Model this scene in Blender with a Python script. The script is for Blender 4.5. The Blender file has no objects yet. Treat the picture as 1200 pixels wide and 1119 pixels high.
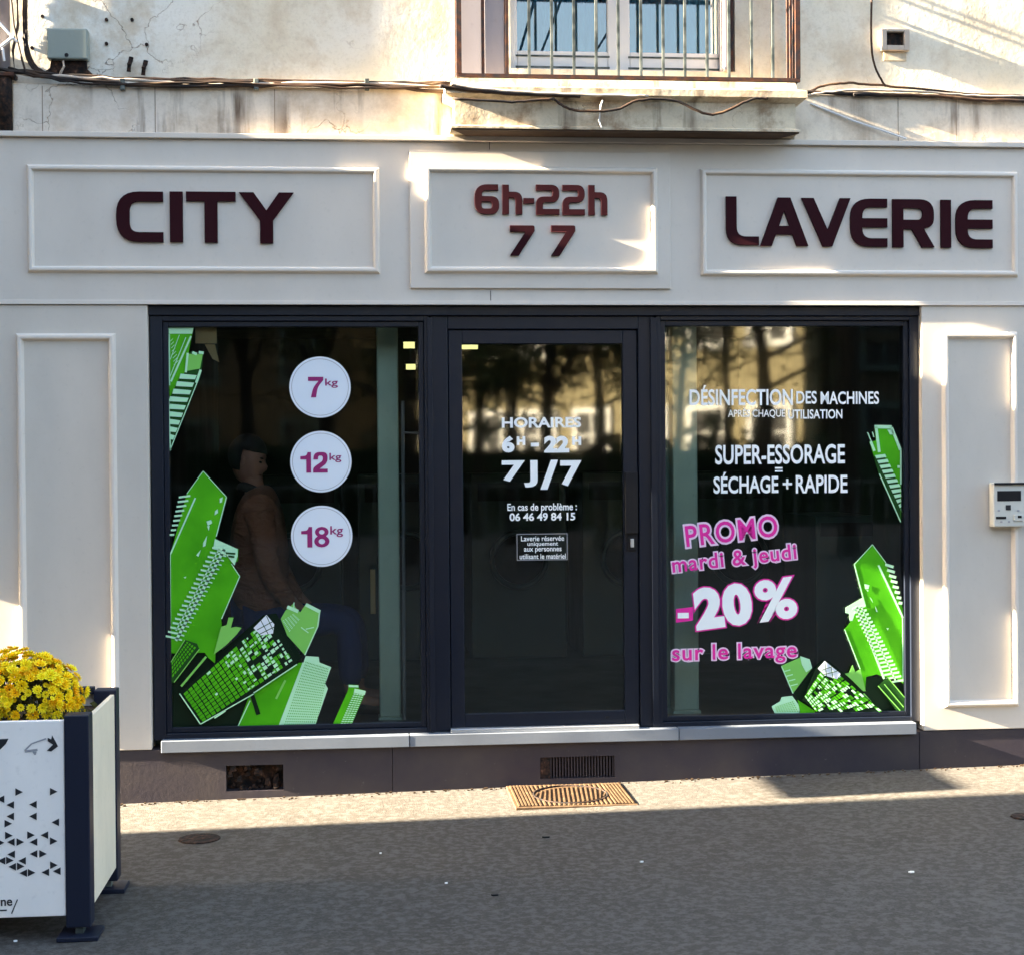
import bpy, bmesh, math, random
from mathutils import Matrix, Vector, Euler
random.seed(7)
R = math.radians
scene = bpy.context.scene
col = scene.collection

# ---------------------------------------------------------------- camera
FPX = 1850.0
CAMPOS = Vector((0.0, -8.2, 1.63))
YAW, PITCH, ROLL = R(5.4), R(0.573), R(0.46)
CROT = Matrix.Rotation(-YAW, 3, 'Z') @ Matrix.Rotation(math.pi/2-PITCH, 3, 'X') @ Matrix.Rotation(-ROLL, 3, 'Z')
cam = bpy.data.objects.new('camera', bpy.data.cameras.new('camera'))
col.objects.link(cam)
cam.matrix_world = Matrix.Translation(CAMPOS) @ CROT.to_4x4()
cam.data.sensor_fit = 'HORIZONTAL'
cam.data.sensor_width = 36.0
cam.data.lens = FPX/1200*36
cam.data.clip_end = 600
cam.data.clip_start = .05
scene.camera = cam

# ---------------------------------------------------------------- light
SUN_EL, SUN_AL = R(19.0), R(2.5)          # low sun from the left, almost parallel to the facade
to_sun = Vector((-math.cos(SUN_EL)*math.cos(SUN_AL), -math.cos(SUN_EL)*math.sin(SUN_AL), math.sin(SUN_EL)))
world = bpy.data.worlds.new('World'); scene.world = world; world.use_nodes = True
wn = world.node_tree.nodes; wn.clear()
sky = wn.new('ShaderNodeTexSky'); sky.sky_type = 'NISHITA'; sky.sun_disc = False
sky.sun_elevation = SUN_EL; sky.sun_rotation = math.atan2(to_sun.x, to_sun.y)
sky.air_density = 1.0; sky.dust_density = 5.0; sky.ozone_density = .6
bg = wn.new('ShaderNodeBackground'); bg.inputs[1].default_value = 0.055
wo = wn.new('ShaderNodeOutputWorld')
world.node_tree.links.new(sky.outputs[0], bg.inputs[0]); world.node_tree.links.new(bg.outputs[0], wo.inputs[0])
sun = bpy.data.lights.new('sun', 'SUN'); sun.energy = 5.0; sun.angle = R(0.5); sun.color = (1.0, 0.84, 0.62)
so = bpy.data.objects.new('sun', sun); col.objects.link(so)
so.rotation_euler = to_sun.to_track_quat('Z', 'Y').to_euler()
vs = scene.view_settings
vs.view_transform = 'Standard'; vs.look = 'None'; vs.gamma = 1; vs.use_curve_mapping = False
vs.exposure = 4.42
scene.render.engine = 'CYCLES'

# ---------------------------------------------------------------- measuring: photo pixel -> point on a plane Y = const
def U(x, y, Y=0.0):
    d = CROT @ Vector(((x-600)/FPX, -(y-559.5)/FPX, -1))
    t = (Y-CAMPOS.y)/d.y
    return CAMPOS + d*t
def UX(x, y, Y=0.0): return U(x, y, Y).x
def UZ(x, y, Y=0.0): return U(x, y, Y).z
def rect(x0, y0, x1, y1, Y=0.0):
    a, b = U(x0, y0, Y), U(x1, y1, Y); c, d = U(x0, y1, Y), U(x1, y0, Y)
    return (a.x+c.x)/2, (b.x+d.x)/2, (c.z+b.z)/2, (a.z+d.z)/2      # X0, X1, Z0, Z1
GS, GO = 0.016, -.070
def gz(x): return GO+GS*(max(-8, min(8, x))-0.75)
def UG(x, y):                                   # photo pixel -> point on the sloping pavement
    d = CROT @ Vector(((x-600)/FPX, -(y-559.5)/FPX, -1))
    t = (GO+GS*(CAMPOS.x-0.75)-CAMPOS.z)/(d.z-GS*d.x)
    return CAMPOS + d*t

# ---------------------------------------------------------------- object helpers
def tag(o, label=None, cat=None, group=None, kind=None):
    if label: o['label'] = label
    if cat: o['category'] = cat
    if group: o['group'] = group
    if kind: o['kind'] = kind
    return o
def empty(name, loc, label=None, cat=None, group=None, rz=0):
    o = bpy.data.objects.new(name, None); col.objects.link(o)
    o.location = loc; o.rotation_euler = (0, 0, rz); o.empty_display_size = .1
    bpy.context.view_layer.update()
    return tag(o, label, cat, group)
def link(name, me, m, parent=None, bevel=0, smooth=False):
    o = bpy.data.objects.new(name, me); col.objects.link(o)
    if m is not None:
        me.materials.clear(); me.materials.append(m)
    if parent is not None:
        o.parent = parent; o.matrix_parent_inverse = parent.matrix_world.inverted()
    if bevel:
        b = o.modifiers.new('bevel', 'BEVEL'); b.width = bevel; b.segments = 2; b.limit_method = 'ANGLE'
    if smooth:
        for p in me.polygons: p.use_smooth = True
    return o
def fin(name, bm, m, parent=None, bevel=0, smooth=False):
    bmesh.ops.recalc_face_normals(bm, faces=bm.faces)
    me = bpy.data.meshes.new(name); bm.to_mesh(me); bm.free()
    return link(name, me, m, parent, bevel, smooth)
def B(*boxes):
    bm = bmesh.new()
    for b in boxes: add_box(bm, *b)
    return bm
def add_box(bm, x0, x1, y0, y1, z0, z1):
    v = [bm.verts.new((x, y, z)) for x in (x0, x1) for y in (y0, y1) for z in (z0, z1)]
    for f in ((0,1,3,2),(4,6,7,5),(0,4,5,1),(2,3,7,6),(0,2,6,4),(1,5,7,3)):
        bm.faces.new([v[i] for i in f])
def add_prism(bm, pts, ax, a, b):
    """extrude 2D pts along axis ax: 'y' pts=(x,z); 'x' pts=(y,z); 'z' pts=(x,y)"""
    def mk(p, t):
        return {'y': (p[0], t, p[1]), 'x': (t, p[0], p[1]), 'z': (p[0], p[1], t)}[ax]
    A = [bm.verts.new(mk(p, a)) for p in pts]; C = [bm.verts.new(mk(p, b)) for p in pts]
    bm.faces.new(A); bm.faces.new(C)
    n = len(pts)
    for i in range(n): bm.faces.new((A[i], A[(i+1) % n], C[(i+1) % n], C[i]))
def add_tube(bm, pts, r, n=8, r2=None):
    pts = [Vector(p) for p in pts]; rings = []
    m = len(pts)
    for i, p in enumerate(pts):
        t = (pts[min(i+1, m-1)]-pts[max(i-1, 0)]).normalized()
        a = t.cross(Vector((0, 0, 1)))
        if a.length < .05: a = t.cross(Vector((0, 1, 0)))
        a.normalize(); b = t.cross(a).normalized()
        rr = r if r2 is None else r+(r2-r)*i/(m-1)
        rings.append([bm.verts.new(p+a*math.cos(k*2*math.pi/n)*rr+b*math.sin(k*2*math.pi/n)*rr) for k in range(n)])
    for i in range(m-1):
        for k in range(n):
            bm.faces.new((rings[i][k], rings[i][(k+1) % n], rings[i+1][(k+1) % n], rings[i+1][k]))
    bm.faces.new(rings[0]); bm.faces.new(rings[-1])
def wavy(pts, sub=6, amp=.004, seed=0):
    rnd = random.Random(seed); out = []
    if len(pts) > 3:
        Q = [Vector(p) for p in pts]; Q = [Q[0]]+Q+[Q[-1]]; pts = []
        for i in range(1, len(Q)-2):
            p0, p1, p2, p3 = Q[i-1:i+3]
            for k in range(4):
                t = k/4; pts.append(.5*((2*p1)+(p2-p0)*t+(2*p0-5*p1+4*p2-p3)*t*t+(3*p1-p0-3*p2+p3)*t**3))
        pts.append(Q[-1]); sub = max(1, sub//3)
    for i in range(len(pts)-1):
        a, b = Vector(pts[i]), Vector(pts[i+1])
        for k in range(sub):
            p = a.lerp(b, k/sub); out.append(p+Vector((0, rnd.uniform(-amp, amp)*.5, rnd.uniform(-amp, amp))))
    out.append(Vector(pts[-1])); return out
def frame_mould(X0, X1, Z0, Z1, w, d, Y=0):
    """mitred picture-frame moulding proud of the plane Y (towards -Y)"""
    bm = bmesh.new()
    prof = [(0, 0), (.05, .1), (.30, .95), (.42, 1), (.60, 1), (.72, .92), (.95, .1), (1, 0)]
    loops = []
    for s, h in prof:
        i = s*w
        loops.append([bm.verts.new((x, Y-h*d, z)) for x, z in ((X0+i, Z0+i), (X1-i, Z0+i), (X1-i, Z1-i), (X0+i, Z1-i))])
    for a, b in zip(loops, loops[1:]):
        for k in range(4): bm.faces.new((a[k], a[(k+1) % 4], b[(k+1) % 4], b[k]))
    return bm
def flat(name, polys, Y, m, parent=None, depth=.0012):
    """thin vinyl pieces: polys are lists of (X, Z)"""
    bm = bmesh.new()
    for p in polys: add_prism(bm, p, 'y', Y-depth, Y)
    return fin(name, bm, m, parent)

# ---------------------------------------------------------------- materials
def mat(name, rgb, rough=.6, spec=.3, metal=0.0):
    m = bpy.data.materials.new(name); m.use_nodes = True
    p = m.node_tree.nodes['Principled BSDF']
    p.inputs['Base Color'].default_value = (*rgb, 1); p.inputs['Roughness'].default_value = rough
    p.inputs['Specular IOR Level'].default_value = spec; p.inputs['Metallic'].default_value = metal
    return m
class NT:
    def __init__(s, m): s.m = m; s.t = m.node_tree; s.p = s.t.nodes['Principled BSDF']; s.co = None
    def n(s, k, **kw):
        x = s.t.nodes.new(k)
        for a, b in kw.items(): setattr(x, a, b)
        return x
    def l(s, a, b): s.t.links.new(a, b)
    def coord(s, scale=(1, 1, 1)):
        if s.co is None:
            g = s.n('ShaderNodeNewGeometry'); s.co = g.outputs['Position']
        mp = s.n('ShaderNodeMapping'); mp.inputs['Scale'].default_value = scale
        s.l(s.co, mp.inputs[0]); return mp.outputs[0]
    def noise(s, sc, det=4, rough=.5, scale=(1, 1, 1), dist=0):
        x = s.n('ShaderNodeTexNoise'); x.inputs['Scale'].default_value = sc; x.inputs['Detail'].default_value = det
        x.inputs['Roughness'].default_value = rough; x.inputs['Distortion'].default_value = dist
        s.l(s.coord(scale), x.inputs['Vector']); return x.outputs['Fac']
    def ramp(s, f, stops, interp='LINEAR'):
        x = s.n('ShaderNodeValToRGB'); r = x.color_ramp; r.interpolation = interp
        while len(r.elements) < len(stops): r.elements.new(.5)
        for e, (p, c) in zip(r.elements, stops):
            e.position = p; e.color = (c, c, c, 1) if isinstance(c, (int, float)) else (*c, 1)
        s.l(f, x.inputs[0]); return x.outputs[0]
    def mix(s, f, a, b, mode='MIX'):
        x = s.n('ShaderNodeMix', data_type='RGBA', blend_type=mode)
        for v, i in ((f, 0), (a, 6), (b, 7)):
            if isinstance(v, (int, float)): x.inputs[i].default_value = v
            elif isinstance(v, tuple): x.inputs[i].default_value = (*v, 1)
            else: s.l(v, x.inputs[i])
        return x.outputs[2]
    def bump(s, h, st=.3, dist=.01, prev=None):
        x = s.n('ShaderNodeBump'); x.inputs['Strength'].default_value = st; x.inputs['Distance'].default_value = dist
        s.l(h, x.inputs['Height'])
        if prev: s.l(prev, x.inputs['Normal'])
        s.l(x.outputs[0], s.p.inputs['Normal']); return x.outputs[0]
    def color(s, c): s.l(c, s.p.inputs['Base Color'])
    def rough(s, c): s.l(c, s.p.inputs['Roughness'])

def m_paint(name, rgb, rough=.45, dirt=.12, bump=.04):
    m = mat(name, rgb, rough); t = NT(m)
    f = t.noise(3.0, 5, .6, (1, 1, .5))
    g = t.noise(40, 3)
    c = t.mix(t.ramp(f, [(.35, 0.0), (.75, dirt*2)]), rgb, tuple(x*.72 for x in rgb))
    c = t.mix(t.ramp(g, [(.6, 0.0), (.8, dirt)]), c, tuple(x*.6 for x in rgb))
    t.color(c)
    t.bump(t.noise(160, 2), bump, .002, t.bump(t.noise(1.6, 2), .22, .02))
    t.rough(t.ramp(f, [(.3, rough*.85), (.8, min(1, rough*1.3))]))
    return m
M = {}
M['fascia'] = m_paint('pale grey paint', (.64, .58, .50), .5, .16)
M['pilaster'] = m_paint('warm grey paint', (.61, .555, .475), .5, .2)
M['moulding'] = m_paint('moulding paint', (.68, .62, .54), .45, .12)
M['letter'] = m_paint('maroon letter', (.027, .0052, .008), .75, .05)
M['letter'].node_tree.nodes['Principled BSDF'].inputs['Specular IOR Level'].default_value = .08
M['frame'] = m_paint('anthracite aluminium', (.006, .0095, .019), .35, .15)
M['gasket'] = mat('black rubber', (.006, .007, .008), .6)
M['joint'] = mat('old mortar joint', (.26, .20, .15), .9)
M['soffit'] = m_paint('dark brown soffit', (.055, .032, .018), .8, .5)
M['sill'] = m_paint('grey aluminium sill', (.16, .185, .22), .45, .3)
M['threshold'] = mat('brushed aluminium', (.62, .64, .66), .3, .5, .7)
M['plastic_white'] = m_paint('cream plastic', (.60, .59, .52), .4, .1)
M['black'] = mat('black plastic', (.010, .009, .010), .55, .2)
M['iron'] = mat('rusty iron', (.035, .022, .018), .7)
t = NT(M['iron']); f = t.noise(25, 5); t.color(t.ramp(f, [(.35, (.018, .017, .02)), (.6, (.07, .025, .012)), (.8, (.13, .05, .02))])); t.bump(f, .4, .002)
M['iron_thin'] = mat('grey green iron', (.05, .06, .055), .55)
t = NT(M['iron_thin']); f = t.noise(12, 5); t.color(t.ramp(f, [(.4, (.035, .045, .042)), (.65, (.17, .19, .17)), (.8, (.09, .04, .02))]))
M['pvc'] = m_paint('white pvc', (.66, .65, .63), .35, .05)
M['shutter'] = m_paint('lilac grey shutter', (.37, .335, .35), .55, .25)
M['planter_white'] = m_paint('white planter panel', (.92, .87, .80), .5, .25)
M['planter_side_warm'] = m_paint('warm reflected planter white', (.88, .76, .56), .5, .3)  # white panel; warm reflected light is put into the colour
M['navy'] = m_paint('navy steel', (.009, .013, .028), .45, .2)
M['print_black'] = mat('print black', (.02, .021, .024), .5)
M['print_grey'] = mat('print grey', (.33, .33, .34), .5)
M['vinyl_white'] = mat('white vinyl', (.93, .94, .90), .5, .15)
M['vinyl_disc'] = mat('disc vinyl', (.74, .79, .84), .5, .15)
M['vinyl_mag'] = mat('plum vinyl', (.30, .025, .14), .5, .15)
M['vinyl_pink'] = mat('magenta vinyl', (.80, .035, .33), .5, .12)
M['vinyl_palepink'] = mat('pale pink vinyl', (.86, .62, .76), .5, .15)
M['vinyl_green'] = mat('green vinyl', (.06, .36, .006), .5, .12)
M['vinyl_dgreen'] = mat('deep green vinyl', (.012, .065, .010), .5, .12)
M['vinyl_blackgreen'] = mat('black green vinyl', (.004, .014, .006), .5, .12)
M['vinyl_mint'] = mat('mint vinyl', (.46, .80, .50), .5, .12)
M['vinyl_lgreen'] = mat('light green vinyl', (.20, .55, .10), .5, .12)
t = NT(M['vinyl_green']); f = t.noise(5, 3); t.color(t.mix(t.ramp(f, [(.3, 0.), (.7, 1.)]), (.050, .32, .005), (.085, .45, .008)))
M['soil'] = mat('soil', (.035, .022, .013), .95)
M['leaf'] = mat('leaf green', (.07, .065, .014), .6)
M['tan'] = m_paint('tan card', (.42, .30, .15), .8, .4)
M['teal_post'] = m_paint('teal post', (.46, .62, .55), .5, .5)
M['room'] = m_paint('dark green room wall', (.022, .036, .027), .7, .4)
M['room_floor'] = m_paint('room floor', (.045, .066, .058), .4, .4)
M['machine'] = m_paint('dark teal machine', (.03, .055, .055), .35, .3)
M['box_grey'] = m_paint('grey green enamel', (.25, .285, .25), .5, .25)

# flowers
M['petal'] = mat('yellow petal', (.85, .56, .008), .55)
t = NT(M['petal']); oi = t.n('ShaderNodeObjectInfo')
t.color(t.ramp(oi.outputs['Random'], [(0, (.95, .52, .003)), (.4, (1.0, .70, .004)), (1, (1.0, .84, .02))]))
M['petal'].node_tree.nodes['Principled BSDF'].inputs['Subsurface Weight'].default_value = .15

# plaster
def m_plaster(name, a, b, c, crack=True, bs=.55, streak=False):
    m = mat(name, a, .9, .2); t = NT(m)
    big = t.noise(.55, 6, .62, dist=.1); mid = t.noise(3.2, 8, .72, dist=.15); fine = t.noise(22, 5, .7)
    cc = t.mix(t.ramp(big, [(.40, 0.), (.60, 1.)]), a, b)
    cc = t.mix(t.ramp(mid, [(.47, 0.), (.62, .85)]), cc, c)
    cc = t.mix(t.ramp(fine, [(.55, 0.), (.75, .35)]), cc, tuple(x*.6 for x in a))
    cc = t.mix(t.ramp(t.noise(75, 3, .7), [(.5, 0.), (.7, .22)]), cc, tuple(x*.55 for x in a))
    if streak:
        st = t.noise(9, 5, .6, (1, 1, .10)); sm = t.noise(1.9, 3)
        ff = t.n('ShaderNodeMath', operation='MULTIPLY'); t.l(t.ramp(st, [(.5, 0.), (.66, .9)]), ff.inputs[0]); t.l(t.ramp(sm, [(.38, 0.), (.56, 1.)]), ff.inputs[1])
        cc = t.mix(ff.outputs[0], cc, (.10, .06, .035))
    h = t.bump(t.noise(4.5, 4, .6), bs*.35, .03)
    h = t.bump(t.noise(16, 6, .7), bs*.55, .010, h)
    h = t.bump(t.noise(60, 4, .7), bs*.5, .003, h)
    if crack:
        v = t.n('ShaderNodeTexVoronoi', feature='DISTANCE_TO_EDGE'); v.inputs['Scale'].default_value = 1.5
        nz = t.n('ShaderNodeTexNoise'); nz.inputs['Scale'].default_value = 4; nz.inputs['Detail'].default_value = 5
        t.l(t.coord(), nz.inputs['Vector'])
        ad = t.n('ShaderNodeMix', data_type='RGBA', blend_type='LINEAR_LIGHT'); ad.inputs[0].default_value = .35
        t.l(t.coord((1, 1, .8)), ad.inputs[6]); t.l(nz.outputs['Color'], ad.inputs[7]); t.l(ad.outputs[2], v.inputs['Vector'])
        ln = t.ramp(v.outputs['Distance'], [(0, 1.), (.006, 0.)])
        mk = t.ramp(t.noise(1.1, 2), [(.50, 0.), (.60, 1.)])
        x = t.n('ShaderNodeMath', operation='MULTIPLY'); t.l(ln, x.inputs[0]); t.l(mk, x.inputs[1])
        cc = t.mix(x.outputs[0], cc, (.30, .23, .17))
        iv = t.n('ShaderNodeMath', operation='SUBTRACT'); iv.inputs[0].default_value = 1; t.l(x.outputs[0], iv.inputs[1])
        t.bump(iv.outputs[0], .6, .008, h)
    t.color(cc); return m
M['wall'] = m_plaster('cream plaster', (.68, .60, .44), (.74, .72, .64), (.58, .49, .36))
M['band'] = m_plaster('stained band stone', (.74, .64, .50), (.66, .59, .50), (.52, .42, .31), True, .3, True)
M['stone'] = m_plaster('weathered balcony stone', (.68, .59, .43), (.56, .48, .35), (.24, .15, .08), True, .5, True)
M['stone_opp'] = m_plaster('pale limestone', (.27, .23, .135), (.23, .195, .115), (.165, .135, .075), False, .2)
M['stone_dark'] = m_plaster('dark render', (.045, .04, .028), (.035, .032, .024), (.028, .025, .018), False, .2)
# plinth
M['plinth'] = mat('plum brown plinth', (.085, .066, .072), .55)
t = NT(M['plinth']); f = t.noise(3, 6, .6); g = t.noise(35, 4, .7)
c = t.mix(t.ramp(f, [(.35, 0.), (.7, 1.)]), (.030, .025, .034), (.050, .041, .041))
c = t.mix(t.ramp(g, [(.68, 0.), (.74, .5)]), c, (.15, .14, .13)); t.color(c); t.bump(g, .25, .003)
# asphalt
M['asphalt'] = mat('asphalt', (.11, .11, .10), .85, .3)
t = NT(M['asphalt'])
vo = t.n('ShaderNodeTexVoronoi'); vo.inputs['Scale'].default_value = 120; t.l(t.coord(), vo.inputs['Vector'])
sp = t.ramp(vo.outputs['Color'], [(0, (.036, .033, .028)), (.5, (.058, .054, .047)), (.9, (.085, .079, .068)), (1, (.13, .12, .105))])
big = t.noise(.9, 6, .6); mid = t.noise(5, 5, .65)
c = t.mix(t.ramp(big, [(.35, 0.), (.68, .8)]), sp, (.062, .057, .050), 'MIX')
c = t.mix(t.ramp(mid, [(.52, 0.), (.72, .5)]), c, (.032, .028, .023))
c = t.mix(t.ramp(t.noise(.35, 3, .5), [(.45, 0.), (.62, .45)]), c, (.05, .040, .030))
c = t.mix(t.ramp(t.noise(28, 4, .7), [(.40, .8), (.54, 0.)]), c, (.105, .10, .09))
t.color(c); hh = t.bump(t.noise(130, 4, .6), .7, .006); t.bump(t.noise(9, 4), .3, .012, hh)
M['cover'] = mat('worn tan cast cover', (.22, .145, .085), .6)
t = NT(M['cover']); f = t.noise(20, 5); t.color(t.ramp(f, [(.3, (.055, .032, .016)), (.6, (.10, .062, .032)), (.8, (.15, .10, .055))])); t.bump(f, .3, .003)
M['rust'] = mat('rust', (.05, .026, .016), .9)
t = NT(M['rust']); f = t.noise(40, 5); t.color(t.ramp(f, [(.42, (.006, .005, .005)), (.60, (.035, .017, .010)), (.74, (.12, .06, .035)), (.85, (.38, .33, .28))])); t.bump(f, .8, .01)
M['cable'] = mat('dusty cable', (.05, .035, .025), .7)
t = NT(M['cable']); f = t.noise(6, 4); t.color(t.ramp(f, [(.40, (.012, .009, .008)), (.60, (.045, .022, .010)), (.78, (.14, .09, .05))]))
M['cable_pale'] = m_paint('pale conduit', (.50, .42, .34), .7, .4)
M['bark'] = mat('bark', (.03, .024, .018), .95); t = NT(M['bark']); t.bump(t.noise(12, 5, .6, (1, 1, .2)), .6, .03)
M['tree_leaf'] = mat('autumn leaf', (.06, .075, .02), .7)
t = NT(M['tree_leaf']); f = t.noise(1.2, 3); t.color(t.ramp(f, [(.35, (.03, .05, .014)), (.65, (.10, .085, .02))]))
M['hedge'] = mat('hedge green', (.022, .04, .014), .8); t = NT(M['hedge']); t.bump(t.noise(9, 5), .9, .1)
M['skin'] = mat('skin', (.30, .15, .11), .6)
M['jacket'] = mat('brown jacket', (.23, .095, .058), .9); t = NT(M['jacket']); t.bump(t.noise(7, 4, .6, (1, 1, 2.2), .8), .9, .05)
M['jeans'] = mat('blue denim', (.008, .022, .10), .9)
M['cap'] = mat('dark knitted cap', (.012, .013, .015), .9)
M['lamp'] = bpy.data.materials.new('lit tube'); M['lamp'].use_nodes = True
_p = M['lamp'].node_tree.nodes['Principled BSDF']; _p.inputs['Emission Color'].default_value = (1, .95, .38, 1); _p.inputs['Emission Strength'].default_value = .07; _p.inputs['Base Color'].default_value = (.2, .2, .1, 1)

def m_glass(name, f0, tint, rough=0.0):
    m = bpy.data.materials.new(name); m.use_nodes = True; nt = m.node_tree; nt.nodes.clear()
    out = nt.nodes.new('ShaderNodeOutputMaterial'); mx = nt.nodes.new('ShaderNodeMixShader')
    tr = nt.nodes.new('ShaderNodeBsdfTransparent'); gl = nt.nodes.new('ShaderNodeBsdfGlossy')
    lw = nt.nodes.new('ShaderNodeFresnel'); lw.inputs['IOR'].default_value = f0
    tr.inputs[0].default_value = (*tint, 1); gl.inputs['Roughness'].default_value = rough
    gl.inputs[0].default_value = (1, 1, .95, 1)
    g = nt.nodes.new('ShaderNodeNewGeometry'); nz = nt.nodes.new('ShaderNodeTexNoise'); nz.inputs['Scale'].default_value = 2.2; nz.inputs['Detail'].default_value = 1
    bp = nt.nodes.new('ShaderNodeBump'); bp.inputs['Strength'].default_value = .05; bp.inputs['Distance'].default_value = .004
    nt.links.new(g.outputs['Position'], nz.inputs['Vector']); nt.links.new(nz.outputs['Fac'], bp.inputs['Height']); nt.links.new(bp.outputs[0], gl.inputs['Normal'])
    nt.links.new(lw.outputs[0], mx.inputs[0]); nt.links.new(tr.outputs[0], mx.inputs[1]); nt.links.new(gl.outputs[0], mx.inputs[2]); nt.links.new(mx.outputs[0], out.inputs[0])
    return m
M['glass'] = m_glass('shop glass', 1.58, (.90, .93, .91), .03)
M['glass_up'] = m_glass('upper window glass', 2.0, (.86, .93, .95))

# ---------------------------------------------------------------- lettering
def rounded(pts, n=7):
    out = []; m = len(pts)
    for i, p in enumerate(pts):
        r = p[2] if len(p) > 2 else 0
        P = Vector(p[:2])
        if r <= 0: out.append(tuple(P)); continue
        A = Vector(pts[i-1][:2]); C = Vector(pts[(i+1) % m][:2])
        a = (A-P); c = (C-P); r = min(r, a.length*.499 if len(pts[i-1]) > 2 else a.length*.98, c.length*.499 if len(pts[(i+1) % m]) > 2 else c.length*.98)
        p0 = P+a.normalized()*r; p1 = P+c.normalized()*r
        for k in range(n+1):
            u = k/n; out.append(tuple(p0*(1-u)**2+P*2*u*(1-u)+p1*u*u))
    return out
GL = {
 'C': (.93, [[(.93,1),(0,1,.46),(0,0,.46),(.93,0),(.93,.19),(.26,.19,.2),(.26,.81,.2),(.93,.81)]]),
 'I': (.25, [[(0,0),(.25,0),(.25,1),(0,1)]]),
 'T': (.98, [[(0,1),(.98,1),(.98,.82),(.615,.82),(.615,0),(.365,0),(.365,.82),(0,.82)]]),
 'Y': (1.07, [[(0,1),(.28,1),(.535,.64),(.79,1),(1.07,1),(.66,.45),(.66,0),(.41,0),(.41,.45)]]),
 'L': (.67, [[(0,1),(.21,1),(.21,.17,.2),(.67,.17),(.67,0),(0,0,.34)]]),
 'A': (.97, [[(0,0),(.36,1),(.61,1),(.97,0),(.74,0),(.655,.24),(.315,.24),(.225,0)], [(.375,.41),(.595,.41),(.485,.74)]]),
 'V': (1.0, [[(0,1),(.24,1),(.53,.33),(.79,1),(1.0,1),(.62,0),(.43,0)]]),
 'E': (.76, [[(.76,1),(0,1,.4),(0,0,.4),(.76,0),(.76,.17),(.24,.17,.2),(.24,.41),(.76,.41),(.76,.59),(.24,.59),(.24,.83,.2),(.76,.83)]]),
 'R': (.87, [[(0,0),(0,1),(.86,1,.32),(.86,.40,.28),(.64,.40),(.87,0),(.61,0),(.40,.38),(.22,.38),(.22,0)], [(.22,.57),(.22,.82),(.63,.82,.13),(.63,.57,.13)]]),
 '6': (.82, [[(.79,1),(0,1,.44),(0,0,.42),(.82,0,.32),(.82,.60,.27),(.24,.60),(.24,.81,.17),(.79,.81)], [(.23,.18,.1),(.23,.43),(.60,.43,.13),(.60,.18,.1)]]),
 'h': (.66, [[(0,0),(0,1),(.21,1),(.21,.76),(.66,.76,.27),(.66,0),(.45,0),(.45,.57,.13),(.21,.57),(.21,0)]]),
 '-': (.34, [[(0,.37),(.34,.37),(.34,.54),(0,.54)]]),
 '2': (.78, [[(0,1),(.78,1,.32),(.78,.42,.27),(.22,.42,.1),(.22,.18),(.78,.18),(.78,0),(0,0),(0,.60,.27),(.56,.60,.08),(.56,.82,.08),(0,.82)]]),
 '7': (.82, [[(0,1),(.82,1,.06),(.82,.82),(.28,0),(0,0),(.53,.80),(0,.80)]]),
}
def curve_mesh(loops, ext):
    cu = bpy.data.curves.new('c', 'CURVE'); cu.dimensions = '2D'; cu.fill_mode = 'BOTH'; cu.extrude = ext
    cu.bevel_depth = .0012 if ext > .004 else 0
    for lp in loops:
        s = cu.splines.new('POLY'); s.points.add(len(lp)-1)
        for q, p in zip(s.points, lp): q.co = (p[0], p[1], 0, 1)
        s.use_cyclic_u = True
    o = bpy.data.objects.new('c', cu); col.objects.link(o)
    dg = bpy.context.evaluated_depsgraph_get(); me = bpy.data.meshes.new_from_object(o.evaluated_get(dg))
    bpy.data.objects.remove(o); bpy.data.curves.remove(cu); return me
def big_letter(ch, X0, X1, Z0, Z1, Y, parent, depth=.013):
    w, loops = GL[ch]
    L = [[(X0+(p[0]/w)*(X1-X0), Z0+p[1]*(Z1-Z0)) for p in rounded(lp)] for lp in loops]
    me = curve_mesh(L, depth/2)
    me.transform(Matrix.Translation((0, Y-depth/2, 0)) @ Matrix.Rotation(math.pi/2, 4, 'X'))
    return link('letter', me, M['letter'], parent)
def text_mesh(s, off=0.0, space=1.0):
    cu = bpy.data.curves.new('t', 'FONT'); cu.body = s; cu.offset = off; cu.size = 1; cu.space_character = space; cu.resolution_u = 4
    o = bpy.data.objects.new('t', cu); col.objects.link(o)
    dg = bpy.context.evaluated_depsgraph_get(); me = bpy.data.meshes.new_from_object(o.evaluated_get(dg))
    bpy.data.objects.remove(o); bpy.data.curves.remove(cu); return me
def put_text(name, s, rc, Y, m, parent=None, off=.0, rot=0, refoff=None, space=1.0, grow=0):
    """fit text s into rect (X0,X1,Z0,Z1) on plane Y; refoff: fit measured with this offset so outline layers align"""
    me = text_mesh(s, off, space)
    ref = me if refoff is None else text_mesh(s, refoff, space)
    xs = [v.co.x for v in ref.vertices]; ys = [v.co.y for v in ref.vertices]
    X0, X1, Z0, Z1 = rc
    sx = (X1-X0)/(max(xs)-min(xs)); sy = (Z1-Z0)/(max(ys)-min(ys))
    cx, cy = (max(xs)+min(xs))/2, (max(ys)+min(ys))/2
    T = Matrix.Translation(((X0+X1)/2, Y, (Z0+Z1)/2)) @ Matrix.Rotation(-rot, 4, 'Y') @ Matrix.Diagonal((sx, 1, sy, 1)) @ Matrix.Rotation(math.pi/2, 4, 'X') @ Matrix.Translation((-cx, -cy, 0))
    me.transform(T)
    return link(name, me, m, parent)

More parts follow.
